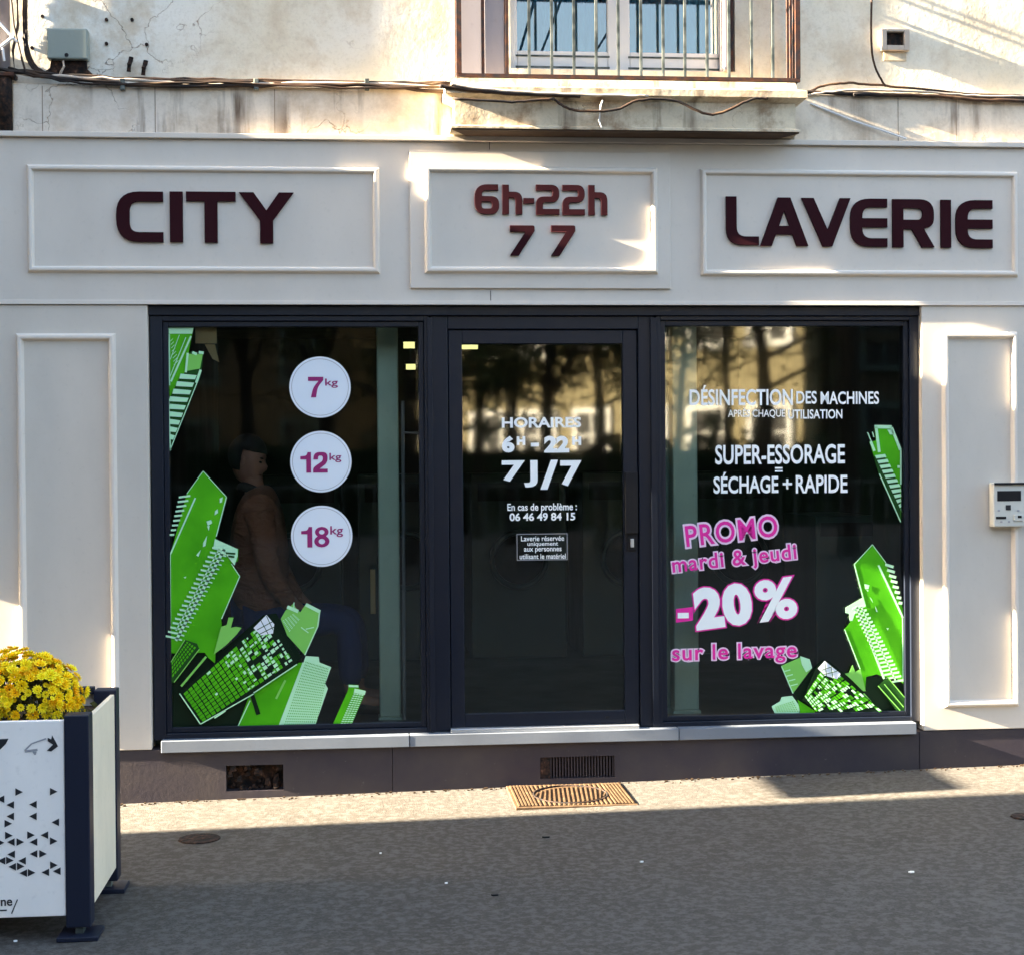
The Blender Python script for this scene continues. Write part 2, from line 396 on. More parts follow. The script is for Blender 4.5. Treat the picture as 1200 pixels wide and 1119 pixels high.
# ================================================================= THE SETTING
bm = bmesh.new()
xs = [-90, -40, -8, -5, -3, -2, -1, 0, 1, 2, 3, 4, 5, 8, 40, 90]; ys = [-95, -45, -20, -10, -5, -3, -1.5, -.6, 0.5]
g = [[bm.verts.new((x, y, gz(x))) for y in ys] for x in xs]
for i in range(len(xs)-1):
    for j in range(len(ys)-1): bm.faces.new((g[i][j], g[i+1][j], g[i+1][j+1], g[i][j+1]))
tag(fin('pavement', bm, M['asphalt']), kind='structure')

# ================================================================= SHOPFRONT
YF = .055                     # face of the dark frames
YG = .085                     # glass
Z_fb = UZ(600, 357.0); Z_ft = UZ(600, 161.5)
shop = empty('shopfront', (.75, 0, 0), 'pale grey panelled laundry shopfront with maroon raised lettering and dark framed glazing', 'shopfront')
XL, XR = UX(-30, 500), 6.0
X_jl, X_jr = UX(175, 600), UX(1081, 600)
Z_sb, Z_st = UZ(600, 871), UZ(600, 856)      # sill bottom/top
Z_pb = UZ(600, 868.5)                        # plinth top
fin('fascia', B((XL, XR, -.004, .30, Z_fb, Z_ft-.028)), M['fascia'], shop, .003)
fin('fascia_capping', B((XL-.01, XR+.01, -.028, .30, Z_ft-.027, Z_ft)), M['fascia'], shop, .003)
fin('fascia_bottom_trim', B((XL, XR, -.012, -.005, Z_fb-.004, Z_fb+.018)), M['moulding'], shop, .002)
fin('pilaster', B((XL, X_jl, 0, .16, Z_pb+.004, Z_fb-.006)), M['pilaster'], shop, .003)
fin('pilaster', B((X_jr, XR, 0, .16, Z_pb+.004, Z_fb-.006)), M['pilaster'], shop, .003)
# pilaster mouldings
a = rect(21, 391, 138, 842); fin('pilaster_moulding', frame_mould(a[0], a[1], a[2], a[3], .040, .026), M['moulding'], shop)
a = rect(1104, 389, 1193, 828); fin('pilaster_moulding', frame_mould(a[0], a[1], a[2], a[3], .040, .026), M['moulding'], shop)
# sign panels (each: board or frame > moulding, letters)
def sign(rc, letters, raised=None):
    X0, X1, Z0, Z1 = rect(*rc)
    yb = -.005
    if raised:
        r = rect(*raised); sp = fin('sign_panel', B((r[0], r[1], -.020, -.006, r[2], r[3])), M['fascia'], shop, .004); yb = -.0205
    else:
        sp = fin('sign_panel', B((X0+.012, X1-.012, -.009, -.0055, Z0+.012, Z1-.012)), M['fascia'], shop); yb = -.0045
    fin('moulding', frame_mould(X0, X1, Z0, Z1, .038, .024, yb), M['moulding'], sp)
    for ch, x0, x1, yt, ybm in letters:
        q = rect(x0, yt, x1, ybm)
        big_letter(ch, q[0], q[1], q[2], q[3], -.011 if not raised else -.0225, sp)
sign((32, 195, 445, 321), [('C',137,191.5,226,284.5),('I',199.8,214.5,226,284.5),('T',219,276.3,226.2,285),('Y',281,344,227,286)])
sign((497, 196.5, 770, 322), [('6',555.8,584,218,252.5),('h',588.3,611,218.5,252.5),('-',613,625,218.5,252.5),('2',627.6,654.3,218.5,253),('2',658.4,684,218.8,253.3),('h',688.8,710.3,219,253.5),('7',597.3,625.5,266,300.6),('7',645.3,673,266,300.8)], (480, 178.5, 785, 339))
sign((820, 200, 1192, 325), [('L',850,887.8,231.8,288),('A',890,945.4,233,289),('V',938.5,995,233.6,289.6),('E',995.3,1038,234.3,290),('R',1044.5,1093,235,290.6),('I',1101,1112.5,235.6,291),('E',1118.5,1161,236,291.4)])
# fascia joints
for px, y0, y1 in ((575, 341, 355), (575, 164, 176)):
    x = UX(px, 350); bmj = B((x-.0015, x+.0015, -.0062, -.0045, UZ(px, y1), UZ(px, y0))); fin('panel_joint', bmj, M['gasket'], shop)

# jambs/lintel shadow gap
fin('lintel', B((X_jl, X_jr, .03, .16, Z_fb-.055, Z_fb-.007)), M['frame'], shop, .003)
def dark_frame(parent, X0, X1, Z0, Z1, w, y0, y1, name='frame', wb=None, wt=None):
    wb = wb or w; wt = wt or w
    bm = B((X0, X0+w, y0, y1, Z0, Z1), (X1-w, X1, y0, y1, Z0, Z1), (X0+w, X1-w, y0, y1, Z0, Z0+wb), (X0+w, X1-w, y0, y1, Z1-wt, Z1))
    return fin(name, bm, M['frame'], parent, .003)
Z_h = Z_fb-.056
def shop_window(xl, xr, gl, gr, gt, gb, yb):
    """pixel columns of outer frame, glass"""
    X0, X1 = UX(xl, 600, YF), UX(xr, 600, YF); g0, g1 = UX(gl, 600, YF), UX(gr, 600, YF)
    zt, zb = UZ(600, gt, YF), UZ((gl+gr)/2, gb, YF); Zb = UZ((gl+gr)/2, yb, YF)
    w = fin('shop_window', B((X0, g0-.028, YF-.01, .15, Zb, Z_h), (g1+.028, X1, YF-.01, .15, Zb, Z_h), (g0-.028, g1+.028, YF-.01, .15, zt+.028, Z_h), (g0-.028, g1+.028, YF-.01, .15, Zb, zb-.028)), M['frame'], shop, .003)
    dark_frame(w, g0-.027, g1+.027, zb-.027, zt+.027, .027, YF+.006, .14, 'glazing_bead')
    gp = fin('glass', B((g0-.004, g1+.004, YG, YG+.006, zb-.004, zt+.004)), M['glass'], w)
    return w
W1 = shop_window(178, 504, 199, 492, 383, 849, 863)
W2 = shop_window(770, 1078, 781, 1060, 382, 836, 848)
# door
dx0, dx1 = UX(506, 600, YF), UX(768, 600, YF); dz0 = UZ(640, 853.5, YF)
lx0, lx1 = UX(527, 600, YF), UX(748, 600, YF); lz1 = UZ(640, 387, YF)
fin('door_frame', B((dx0, lx0-.004, YF-.004, .15, dz0, Z_h), (lx1+.004, dx1, YF-.004, .15, dz0, Z_h), (lx0-.004, lx1+.004, YF-.004, .15, lz1+.004, Z_h)), M['frame'], shop, .004)
fin('mullion', B((UX(502, 600, YF), UX(508, 600, YF), YF-.02, YF-.0045, dz0+.002, Z_h-.01)), M['frame'], shop, .002)
fin('mullion', B((UX(763, 600, YF), UX(770, 600, YF), YF-.02, YF-.0105, dz0+.002, Z_h-.01)), M['frame'], shop, .002)
gx0, gx1 = UX(543, 600, YF), UX(731, 600, YF); gzt, gzb = UZ(640, 403, YF), UZ(640, 834, YF)
door = fin('door', B((lx0, gx0, YF+.008, .12, dz0, lz1), (gx1, lx1, YF+.008, .12, dz0, lz1), (gx0, gx1, YF+.008, .12, gzt, lz1), (gx0, gx1, YF+.008, .12, dz0, gzb)), M['frame'], shop, .004)
fin('glass', B((gx0+.001, gx1-.001, YG, YG+.006, gzb+.001, gzt-.001)), M['glass'], door)
q = rect(732, 553, 747, 625, YF); fin('lock_case', B((q[0], q[1], YF-.018, YF+.0075, q[2], q[3])), M['black'], door, .004)
q = rect(735, 627, 746, 645, YF)
bm = B((q[0], q[1], YF-.004, YF+.0075, q[2], q[3])); fin('cylinder_plate', bm, M['black'], door, .003)
q = rect(738.5, 631, 742.5, 641, YF); fin('key_cylinder', B((q[0], q[1], YF-.012, YF-.0045, q[2], q[3])), M['threshold'], door, .002)
for px in (566, 712):
    q = rect(px-2, 839, px+2, 841.5, YF); fin('screw_cap', B((q[0], q[1], YF+.004, YF+.0075, q[2], q[3])), M['gasket'], door)
q = rect(528, 850.5, 748, 854.5, .03); fin('door_threshold', B((q[0], q[1], .0, YF-.0045, q[2]-.002, q[3])), M['threshold'], shop, .002)
# sills (three lengths)
sx = [UX(189, 870), UX(480, 870), UX(795, 870), UX(1073, 855)]
for i in range(3):
    fin('sill', B((sx[i]+.002, sx[i+1]-.002, -.024 + .0015*i, .15, Z_sb, Z_st-.006)), M['sill'], shop, .003)
# plinth slabs
px_ = [XL, UX(460, 900), UX(1078, 900), XR]
rv = rect(265, 896, 332, 926, .01); mv = rect(633, 886, 720, 911, .01)
for i in range(3):
    a, b = px_[i]+.0015, px_[i+1]-.0015
    holes = [h for h in (rv, mv) if a < h[0] < b]
    if not holes: fin('plinth_slab', B((a, b, .008, .20, -.3, Z_pb)), M['plinth'], shop, .004)
    else:
        h = holes[0]
        fin('plinth_slab', B((a, h[0], .008, .20, -.3, Z_pb), (h[1], b, .008, .20, -.3, Z_pb), (h[0], h[1], .008, .20, h[3], Z_pb), (h[0], h[1], .008, .20, -.3, h[2]), (h[0], h[1], .10, .20, h[2], h[3])), M['plinth'], shop)
# broken rusty vent
bm = bmesh.new(); rnd = random.Random(3)
add_box(bm, rv[0], rv[1], .085, .098, rv[2], rv[3])
for k in range(26):
    x = rnd.uniform(rv[0], rv[1]-.02); z = rnd.uniform(rv[2], rv[3]-.02) if k % 3 else rv[2]
    s = rnd.uniform(.012, .035); y0 = rnd.uniform(.012, .05)
    add_prism(bm, [(x, z), (x+s, z+rnd.uniform(0, .01)), (x+s*.8, z+s*1.2), (x+s*.2, z+s)], 'y', y0, y0+.02)
fin('broken_vent', bm, M['rust'], shop)
bm = B((mv[0], mv[0]+.055, .012, .03, mv[2], mv[3]), (mv[0]+.055, mv[1], .075, .08, mv[2], mv[3]))
vent = fin('air_vent', bm, M['rust'], shop)
n = 22
for k in range(n):
    x = mv[0]+.058+(mv[1]-mv[0]-.064)*k/(n-1)
    fin('slat', B((x-.0035, x+.0035, .02, .034, mv[2]+.002, mv[3]-.002)), M['plinth'], vent)

# ================================================================= UPPER HOUSE WALL
YW = .10
house = empty('house', (1, .2, 3), 'old cream rendered house wall above the laundry, cracked and sun lit', 'house')
wa = UX(596, 40, .2); wb_ = UX(856, 40, .2)
wz0 = UZ(720, 88, .2); HT = 9.0
HL, HR = UX(14, 130, YW)-.0, 9.0
fin('wall', B((-1.95, wa, YW, .6, Z_ft-.4, HT), (wb_, HR, YW, .6, Z_ft-.4, HT), (wa, wb_, YW, .6, Z_ft-.4, wz0), (wa, wb_, YW, .6, wz0+2.3, HT)), M['wall'], house)
zb1 = UZ(300, 102, .04)
fin('string_course', B((UX(15, 130, .04), UX(535, 130, .04), .035, YW+.01, Z_ft-.02, zb1)), M['band'], house, .006)
fin('string_course', B((UX(930, 130, .04), HR, .035, YW+.01, Z_ft-.02, UZ(1070, 113, .04))), M['band'], house, .006)
for px in (50, 182, 322, 1052, 1120): 
    x = UX(px, 130, .04); fin('stone_joint', B((x-.002, x+.002, .0335, .0345, Z_ft+.004, zb1-.012)), M['joint'], house)
# window upstairs
win = fin('window', B((wa, wa+.035, .19, .26, wz0, wz0+2.3), (wb_-.04, wb_, .19, .26, wz0, wz0+2.3), (wa, wb_, .19, .26, wz0-.02, wz0-.001)), M['pvc'], house, .004)
def sash(px0, px1, gx0_, gx1_):
    X0, X1 = UX(px0, 40, .2), UX(px1, 40, .2); G0, G1 = UX(gx0_, 40, .2), UX(gx1_, 40, .2)
    zg = UZ(700, 61, .2); zt = wz0+2.2
    s = fin('sash', B((X0, G0, .20, .25, wz0, zt), (G1, X1, .20, .25, wz0, zt), (G0, G1, .20, .25, wz0, zg), (G0, G1, .20, .25, zt-.08, zt)), M['pvc'], win, .006)
    fin('glass', B((G0, G1, .222, .228, zg, zt-.08)), M['glass_up'], win)
    for yy in (67, 80):
        z = UZ(700, yy, .2); fin('rail_groove', B((G0-.01, G1+.01, .1975, .1995, z-.005, z+.005)), M['iron_thin'], win)
sash(598, 723, 606, 712); sash(725, 846, 738, 842)
fin('curtain_rail', B((wa+.03, wb_-.04, .34, .36, wz0+2.1, wz0+2.13)), M['pvc'], win)
M['curtain'] = mat('pale blue curtain', (.07, .27, .42), .9)
bm = bmesh.new(); N = 60; prev = None
for k in range(N+1):
    x = wa+.02+(wb_-wa-.06)*k/N; y = .38+.03*math.sin(k*1.7)
    a, b = bm.verts.new((x, y, wz0)), bm.verts.new((x, y, wz0+2.1))
    if prev: bm.faces.new((prev[0], a, b, prev[1]))
    prev = (a, b)
fin('curtain', bm, M['curtain'], win, smooth=True)
# left shutters (folded leaves)
for (p0, p1) in ((538, 565), (567, 592)):
    X0, X1 = UX(p0, 40, .06), UX(p1, 40, .06); z0 = UZ(560, 89, .06)
    sh = fin('shutter_leaf', B((X0+.003, X1-.003, .055, .085, z0, z0+2.2)), M['shutter'], house, .003)
    fin('hinge_edge', B((X1-.0055, X1+.004, .05, .0545, z0, z0+2.2)), M['iron'], sh)
X0 = UX(849, 40, .06); fin('shutter_leaf', B((X0, X0+.025, .06, .19, wz0, wz0+2.2)), M['shutter'], house, .003)
X0 = UX(859, 40, .09); fin('wall_edge_strip', B((X0-.012, X0+.002, .09, .099, wz0, wz0+2.2)), M['iron'], house)

# balcony
YB = -.20
def bz(y): return UZ(730, y, YB)
bx0, bx1 = UX(533, 130, YB), UX(934, 130, YB)
prof = [(YW, bz(152)), (YB+.01, bz(152)), (YB+.01, bz(149.5)), (YB+.03, bz(147.5)), (YB+.03, bz(118)), (YB+.012, bz(116)), (YB-.02, bz(113)), (YB-.02, bz(105)), (YB, bz(103)), (YB+.02, bz(103)), (YB+.03, bz(93)), (YW, bz(93))]
bm = bmesh.new()
# mitred slab: front and both returns
def slab(bm, prof, x0, x1):
    L = []
    for y, z in prof:
        o = (YB+.03-y) if y < YW else 0
        L.append([bm.verts.new((x0-o, YW if False else y, z)), bm.verts.new((x1+o, y, z))])
    back = [(bm.verts.new((a[0].co.x, YW+.02, a[0].co.z)), bm.verts.new((a[1].co.x, YW+.02, a[1].co.z))) for a in L]
    n = len(L)
    for i in range(n-1):
        bm.faces.new((L[i][0], L[i][1], L[i+1][1], L[i+1][0]))
        bm.faces.new((L[i][0], L[i+1][0], back[i+1][0], back[i][0]))
        bm.faces.new((L[i][1], back[i][1], back[i+1][1], L[i+1][1]))
prof2 = [p for p in prof if p[0] < YW]
slab(bm, prof2, bx0, bx1)
zt_, zb_ = prof2[-1][1], prof2[0][1]
add_box(bm, bx0+.005, bx1-.005, YB+.05, YW, zb_+.002, zt_-.002)
# close top and bottom
bm.verts.ensure_lookup_table()
v = [bm.verts.new(p) for p in ((bx0, YB+.03, zt_), (bx1, YB+.03, zt_), (bx1, YW+.02, zt_), (bx0, YW+.02, zt_))]; bm.faces.new(v)
o = .02
v = [bm.verts.new(p) for p in ((bx0-o, YB+.01, zb_), (bx1+o, YB+.01, zb_), (bx1+o, YW+.02, zb_), (bx0-o, YW+.02, zb_))]; bm.faces.new(v)
fin('balcony_slab', bm, M['stone'], house)
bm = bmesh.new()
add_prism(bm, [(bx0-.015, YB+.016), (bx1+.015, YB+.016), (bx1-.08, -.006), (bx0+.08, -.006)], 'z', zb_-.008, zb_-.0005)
fin('soffit_sheet', bm, M['soffit'], house)  # thin dark brown sheet covering the slab underside
YR = YB+.05
zr = UZ(730, 91, YR)
rail = fin('balcony_railing', B((UX(535, 60, YR), UX(937, 60, YR), YR-.012, YR+.012, zr-.012, zr+.006)), M['iron'], house)
rx0, rx1 = UX(535, 60, YR), UX(937, 60, YR)
zmid = 4.20; ztop = 4.62
for z in (zmid, ztop-.25, ztop): fin('rail_bar', B((rx0, rx1, YR-.01, YR+.01, z, z+.022)), M['iron'], rail)
for x in (rx0+.01, rx1-.01):
    for z in (zr-.002, zmid, ztop): fin('rail_bar', B((x-.009, x+.009, YR+.0125, YW, z-.006, z+.008)), M['iron'], rail)
def post(x, y, m, w=.007, z0=zr+.0065): fin('bar', B((x-w, x+w, y-w, y+w, z0, zmid-.001)), m, rail)
for px in (620, 646.5, 672.5, 698.5, 724.5, 751, 777, 802.5, 828.5, 854, 880.5, 905.5): post(UX(px, 45, YR), YR, M['iron_thin'])
for px in (566, 594): post(UX(px, 45, YR), YR, M['iron'], .008)
for x in (rx0+.012, rx1-.012): post(x, YR, M['iron'], .013)
for x in (rx0+.01, rx1-.01):
    for k in range(1, 4): post(x, YR+.0125+.06*k, M['iron'], .006)
# ornament scrolls on the upper railing (seen mirrored in the glass)
k = 0
x = rx0+.06
while x < rx1-.1:
    bm = bmesh.new(); c = Vector((x+.13, YR, 4.31)); add_tube(bm, [c+Vector((.05*math.cos(a*.35), 0, .05*math.sin(a*.35))) for a in range(19)], .006, 6)
    add_tube(bm, [(x, YR, zmid+.024), (x+.085, YR, 4.29)], .006, 6); add_tube(bm, [(x+.175, YR, 4.29), (x+.26, YR, zmid+.024)], .006, 6)
    fin('scroll', bm, M['iron_thin'], rail); x += .27

# wall fittings
jb = rect(55, 34, 103, 70, YW-.06)
bx = fin('junction_box', B((jb[0], jb[1], YW-.07, YW-.001, jb[2], jb[3])), M['box_grey'], None, .008)
tag(bx, 'grey green metal junction box on the wall above the CITY sign', 'junction box')
q = rect(75.5, 62, 80.5, 68, YW-.07); bm = bmesh.new(); bmesh.ops.create_circle(bm, cap_ends=True, segments=14, radius=(q[1]-q[0])/2, matrix=Matrix.Translation(((q[0]+q[1])/2, YW-.0715, (q[2]+q[3])/2)) @ Matrix.Rotation(math.pi/2, 4, 'X'))
fin('cable_hole', bm, M['black'], bx)
q = rect(57, 70, 103, 89, YW)
bm = bmesh.new()
add_prism(bm, [(q[0]-.03, q[2]), (q[1]+.03, q[2]), (q[1], q[2]+.03), (q[1]-.005, q[3]), (q[0]+.02, q[3]), (q[0]+.012, q[2]+.03)], 'y', YW-.035, YW-.002)
fin('corroded_base', bm, M['rust'], bx, .004)
bm = bmesh.new(); add_tube(bm, [U(74, 72, .04), U(75, 78, .035), U(72, 84, .04), U(70, 89, .05)], .006, 8); fin('loose_wire', bm, M['cable_pale'], bx)
for (px, py, r) in ((153, 72, .018), (170, 76, .018)):
    bm = bmesh.new(); p = U(px, py, YW-.02); add_tube(bm, [p+Vector((-.01, .0, -.055)), p+Vector((-.005, -.012, -.02)), p, p+Vector((.004, .0, .02))], .012, 8)
    tag(fin('cable_stub', bm, M['rust']), 'dark cut cable stub sticking up from the wiring, %s the junction box' % ('nearer' if px < 160 else 'farther from'), 'cable stub')
# wall box (small vent with rim)
q = rect(1031, 36, 1064, 61, YW)
wv = fin('wall_vent', B((q[0], q[0]+.03, YW-.03, YW-.001, q[2], q[3]), (q[1]-.03, q[1], YW-.03, YW-.001, q[2], q[3]), (q[0]+.03, q[1]-.03, YW-.03, YW-.001, q[2], q[2]+.028), (q[0]+.03, q[1]-.03, YW-.03, YW-.001, q[3]-.015, q[3])), M['cable_pale'], None, .004)
tag(wv, 'small square rimmed vent with dark opening on the upper right wall', 'vent')
fin('dark_opening', B((q[0]+.031, q[1]-.031, YW-.006, YW-.002, q[2]+.029, q[3]-.016)), M['rust'], wv)
q = rect(1035, 62, 1062, 72, YW); fin('mortar_patch', B((q[0], q[1], YW-.006, YW-.0015, q[2], q[3])), M['stone'], wv, .004)
# bolts in plaster
for px, py in ((50, 20), (38, 57), (125, 24), (125, 52), (155, 24), (172, 53)):
    p = U(px, py, YW); bm = bmesh.new(); add_tube(bm, [p+Vector((0, .0, 0)), p+Vector((0, -.012, 0))], .009, 8)
    fin('rusty_bolt', bm, M['rust'], house)

# cables along the string course
cb = empty('cable_bundle', U(300, 95, .05), 'bundle of dusty dark cables running along the wall left of the balcony', 'cables')
def cable(parent, pts, r, m, seed, amp=.005, name='cable'):
    bm = bmesh.new(); add_tube(bm, wavy(pts, 7, amp, seed), r, 8); return fin(name, bm, m, parent, smooth=True)
yy = .03
A = [(-25, 72), (30, 84), (120, 91), (250, 94), (400, 96), (528, 98)]
for i, (dy, r, m) in enumerate(((0, .008, 'cable'), (3.5, .010, 'cable'), (6.5, .009, 'cable_pale'), (10, .010, 'cable'), (8.2, .006, 'cable'))):
    P_ = [U(x, y+dy*(.6+.4*math.sin(x*.02+i*1.3)), yy-.012*i*.5) for x, y in A]
    cable(cb, P_, r, M[m], i)
for i in range(3):
    P_ = [U(27+2*i, -20, YW-.012), U(27+2*i, 30, YW-.012), U(29+2*i, 58, YW-.012), U(38+3*i, 80, .05), U(60+6*i, 92, .03)]
    cable(cb, P_, .006, M['cable'], 20+i, .003)
for px in (143, 300, 430):
    p = U(px, 97, .0); fin('cable_clip', B((p.x-.012, p.x+.012, .005, .034, p.z-.035, p.z+.022)), M['iron_thin'], cb, .003)
cb2 = empty('cable_bundle', U(730, 110, YB), 'pale and dark cables slung across the front edge of the stone balcony', 'cables')
for i, (pts, r, m) in enumerate((
    ([(515, 101), (545, 105), (600, 110), (680, 113)], .011, 'cable'),
    ([(528, 99), (560, 104), (620, 109), (700, 112), (760, 113)], .007, 'cable_pale'),
    ([(650, 117), (665, 127), (690, 131), (725, 128), (748, 118), (790, 118), (835, 135), (880, 117), (900, 116)], .007, 'cable'),
    ([(530, 116), (600, 120), (650, 116)], .007, 'cable'))):
    cable(cb2, [U(x, y, YB-.024-.006*i) for x, y in pts], r, M[m], 40+i, .002)
bm = bmesh.new(); add_tube(bm, [U(706, 118, YB-.03), U(704, 124, YB-.035), U(702, 142, YB-.02), U(705, 150, YB-.01)], .005, 6); fin('white_tie', bm, M['pvc'], cb2)
cb3 = empty('cable_bundle', U(1070, 110, .05), 'dark cables running along the wall right of the balcony', 'cables')
for i, (pts, r, m) in enumerate((
    ([(942, 112), (965, 101), (1000, 98), (1060, 103), (1130, 110), (1240, 115)], .007, 'cable'),
    ([(940, 108), (990, 110), (1060, 112), (1130, 114), (1240, 117)], .010, 'cable'),
    ([(945, 112), (1000, 106), (1080, 108), (1150, 113), (1240, 112)], .006, 'cable_pale'),
    ([(1000, 111), (1090, 113), (1160, 118), (1240, 119)], .010, 'cable'),
    ([(1022, -20), (1021, 50), (1026, 80), (1038, 102)], .006, 'cable'))):
    cable(cb3, [U(x, y, .03-.006*i) for x, y in pts], r, M[m], 60+i, .003)
bm = bmesh.new(); add_tube(bm, [U(950, 122, .03), U(1000, 142, .02), U(1062, 163, .01)], .005, 6); fin('thin_white_wire', bm, M['pvc'], cb3)

# overhead wires crossing the street, anchored on the wall above the frame
for i, (X, Z) in enumerate(((.95, 4.62), (1.10, 4.72), (1.35, 4.90), (1.9, 5.0), (.55, 4.95))):
    bm = bmesh.new(); pts = []
    for k in range(15):
        u = k/14; pts.append((X+.8*u, YW-16*u, Z+2.0*u-2.2*u*(1-u)*.6))
    add_tube(bm, pts, .011, 6)
    tag(fin('overhead_wire', bm, M['cable'], None, smooth=True), 'dark overhead wire crossing the street, its wall anchor %s' % ('rightmost of the five', 'second from right', 'third from right', 'fourth from right', 'leftmost of the five')[(2.5-X > 0)*0+sorted((.95, 1.10, 1.35, 1.9, .55), reverse=True).index(X)], 'wire', 'overhead wires crossing the street')

# downpipe + clutter at the left edge
dp = empty('downpipe', (UX(6, 130, .02), .02, 3), 'rusty brown downpipe at the left end of the stone band', 'downpipe')
X = UX(6, 130, .02)
bm = bmesh.new(); add_tube(bm, [(X, .03, Z_ft+.002), (X, .03, Z_ft+.2), (X, .03, Z_ft+.30)], .034, 14); fin('pipe', bm, M['rust'], dp, smooth=True)
bm = bmesh.new(); add_tube(bm, [(X-.01, .045, Z_ft+.301), (X-.01, .045, 8)], .034, 14); fin('pipe', bm, M['shutter'], dp, smooth=True)
fin('bracket', B((X-.05, X+.05, -.01, .09, Z_ft+.28, Z_ft+.30)), M['iron'], dp, .003)
bm = bmesh.new(); add_tube(bm, [U(-20, 5, -.02), U(2, 30, -.02), U(20, 50, -.02)], .007, 6); add_tube(bm, [U(-20, 62, -.025), U(0, 56, -.025), U(14, 45, -.025)], .009, 6); add_tube(bm, [U(3, 57, -.03), U(5, 72, -.03)], .007, 6)
fin('white_strap', bm, M['pvc'], dp)
bm = bmesh.new(); add_tube(bm, [U(20, -10, 0.03), U(21, 30, .03), U(15, 60, .02), U(18, 95, .02)], .007, 6); add_tube(bm, [U(12, -10, 0.0), U(16, 30, .0), U(23, 60, .0), U(30, 85, .0)], .006, 6)
fin('hanging_wire', bm, M['cable'], dp)

# ================================================================= STICKERS ON THE GLASS
YS = YG-.0012
def _ell(cx, cy, rx, ry, n=28): return [(cx+rx*math.cos(2*math.pi*k/n), cy+ry*math.sin(2*math.pi*k/n)) for k in range(n)]
def _eight():
    L, Rr = [], []
    for k in range(41):
        y = k/40; w = 0
        for cy, rx, ry in ((.29, .37, .29), (.745, .33, .255)):
            u = 1-((y-cy)/ry)**2
            if u > 0: w = max(w, rx*u**.5)
        w = max(w, .02); L.append((.37-w, y)); Rr.append((.37+w, y))
    return L+Rr[::-1]
GN = {'1': (.54, [[(.30,0),(.54,0),(.54,1),(.37,1),(.31,.83,.1),(0,.80),(0,.65),(.30,.65)]]),
 '7': (.72, [[(0,1),(.72,1),(.72,.84),(.45,.5,.2),(.37,0),(.13,0),(.24,.48,.2),(.49,.80),(0,.80)]]),
 '8': (.74, [_eight(), _ell(.37, .285, .16, .13), _ell(.37, .74, .135, .11)]),
 '2': (.74, [[(0,0),(.74,0),(.74,.19),(.33,.19),(.73,.48,.2),(.74,1,.32),(.02,1,.32),(.02,.64),(.25,.64),(.25,.83,.13),(.50,.83,.12),(.50,.58,.12),(0,.25,.15)]])}
def sticker_disc(cx, cy, num, nx0, nx1, ny0, ny1, kx0, kx1, ky0, ky1, label):
    q = rect(cx-36, cy-36, cx+36, cy+36, YG); c = ((q[0]+q[1])/2, (q[2]+q[3])/2); r = (q[1]-q[0])/2
    st = empty('capacity_sticker', (c[0], YG, c[1]), label, 'sticker', 'round load stickers on the left window')
    ring = lambda rr: [(c[0]+rr*math.cos(a*math.pi/32), c[1]+rr*math.sin(a*math.pi/32)) for a in range(64)]
    flat('disc', [ring(r)], YS, M['vinyl_disc'], st)
    o, i_ = ring(r*.93), ring(r*.915); bm = bmesh.new()
    O = [bm.verts.new((x, YS-.0022, z)) for x, z in o]; I = [bm.verts.new((x, YS-.0022, z)) for x, z in i_]
    for k in range(64): bm.faces.new((O[k], O[(k+1) % 64], I[(k+1) % 64], I[k]))
    fin('outline', bm, M['print_grey'], st)
    q = rect(nx0, ny0, nx1, ny1, YG); ws = [GN[c_][0] for c_ in num]; tot = sum(ws)+.10*(len(ws)-1); x_ = q[0]
    for c_, w_ in zip(num, ws):
        k_ = (q[1]-q[0])/tot; L_ = [[(x_+p[0]*k_, q[2]+p[1]*(q[3]-q[2])) for p in rounded(lp)] for lp in GN[c_][1]]
        me = curve_mesh(L_, .0003); me.transform(Matrix.Translation((0, YS-.0026, 0)) @ Matrix.Rotation(math.pi/2, 4, 'X')); link('numeral', me, M['vinyl_mag'], st); x_ += (w_+.10)*k_
    put_text('unit', 'kg', rect(kx0, ky0, kx1, ky1, YG), YS-.0024, M['vinyl_mag'], st, .012)
sticker_disc(375, 454, '7', 361, 379, 442, 466, 381, 396, 444, 455, 'round white sticker reading 7 kg, topmost of the three')
sticker_disc(376, 541, '12', 352, 384, 530, 554, 386, 400, 531, 542, 'round white sticker reading 12 kg, middle of the three')
sticker_disc(377, 628, '18', 353, 386, 617, 641, 387, 402, 616, 629, 'round white sticker reading 18 kg, lowest of the three')

def PP(pts, Y=YG): return [(U(x, y, Y).x, U(x, y, Y).z) for x, y in pts]
def L4(p, s=5.4545, ox=180, oy=540): return [(ox+x/s, oy+y/s) for x, y in p]
def bilin(c, u, v):
    a, b, d, e = [Vector(q) for q in c]            # corners: 00,10,11,01
    return a*(1-u)*(1-v)+b*u*(1-v)+d*u*v+e*(1-u)*v
def cells(c, nu, nv, fu=.6, fv=.55, jit=0, seed=0, keep=1.0, grad=None):
    rnd = random.Random(seed); out = []
    for i in range(nu):
        for j in range(nv):
            kk = keep if grad is None else grad(i/nu, j/nv)
            if rnd.random() > kk: continue
            w, h = fu/nu/2, fv/nv/2
            if jit: w *= rnd.uniform(1-jit, 1+jit); h *= rnd.uniform(1-jit, 1+jit)
            u, v = (i+.5)/nu, (j+.5)/nv
            out.append([tuple(bilin(c, u+a*w, v+b*h)) for a, b in ((-1, -1), (1, -1), (1, 1), (-1, 1))])
    return out
def line(p, q, w):
    p, q = Vector(p), Vector(q); d = (q-p).normalized(); n = Vector((-d.y, d.x))*w/2
    return [tuple(p+n), tuple(q+n), tuple(q-n), tuple(p-n)]
layer = [0]
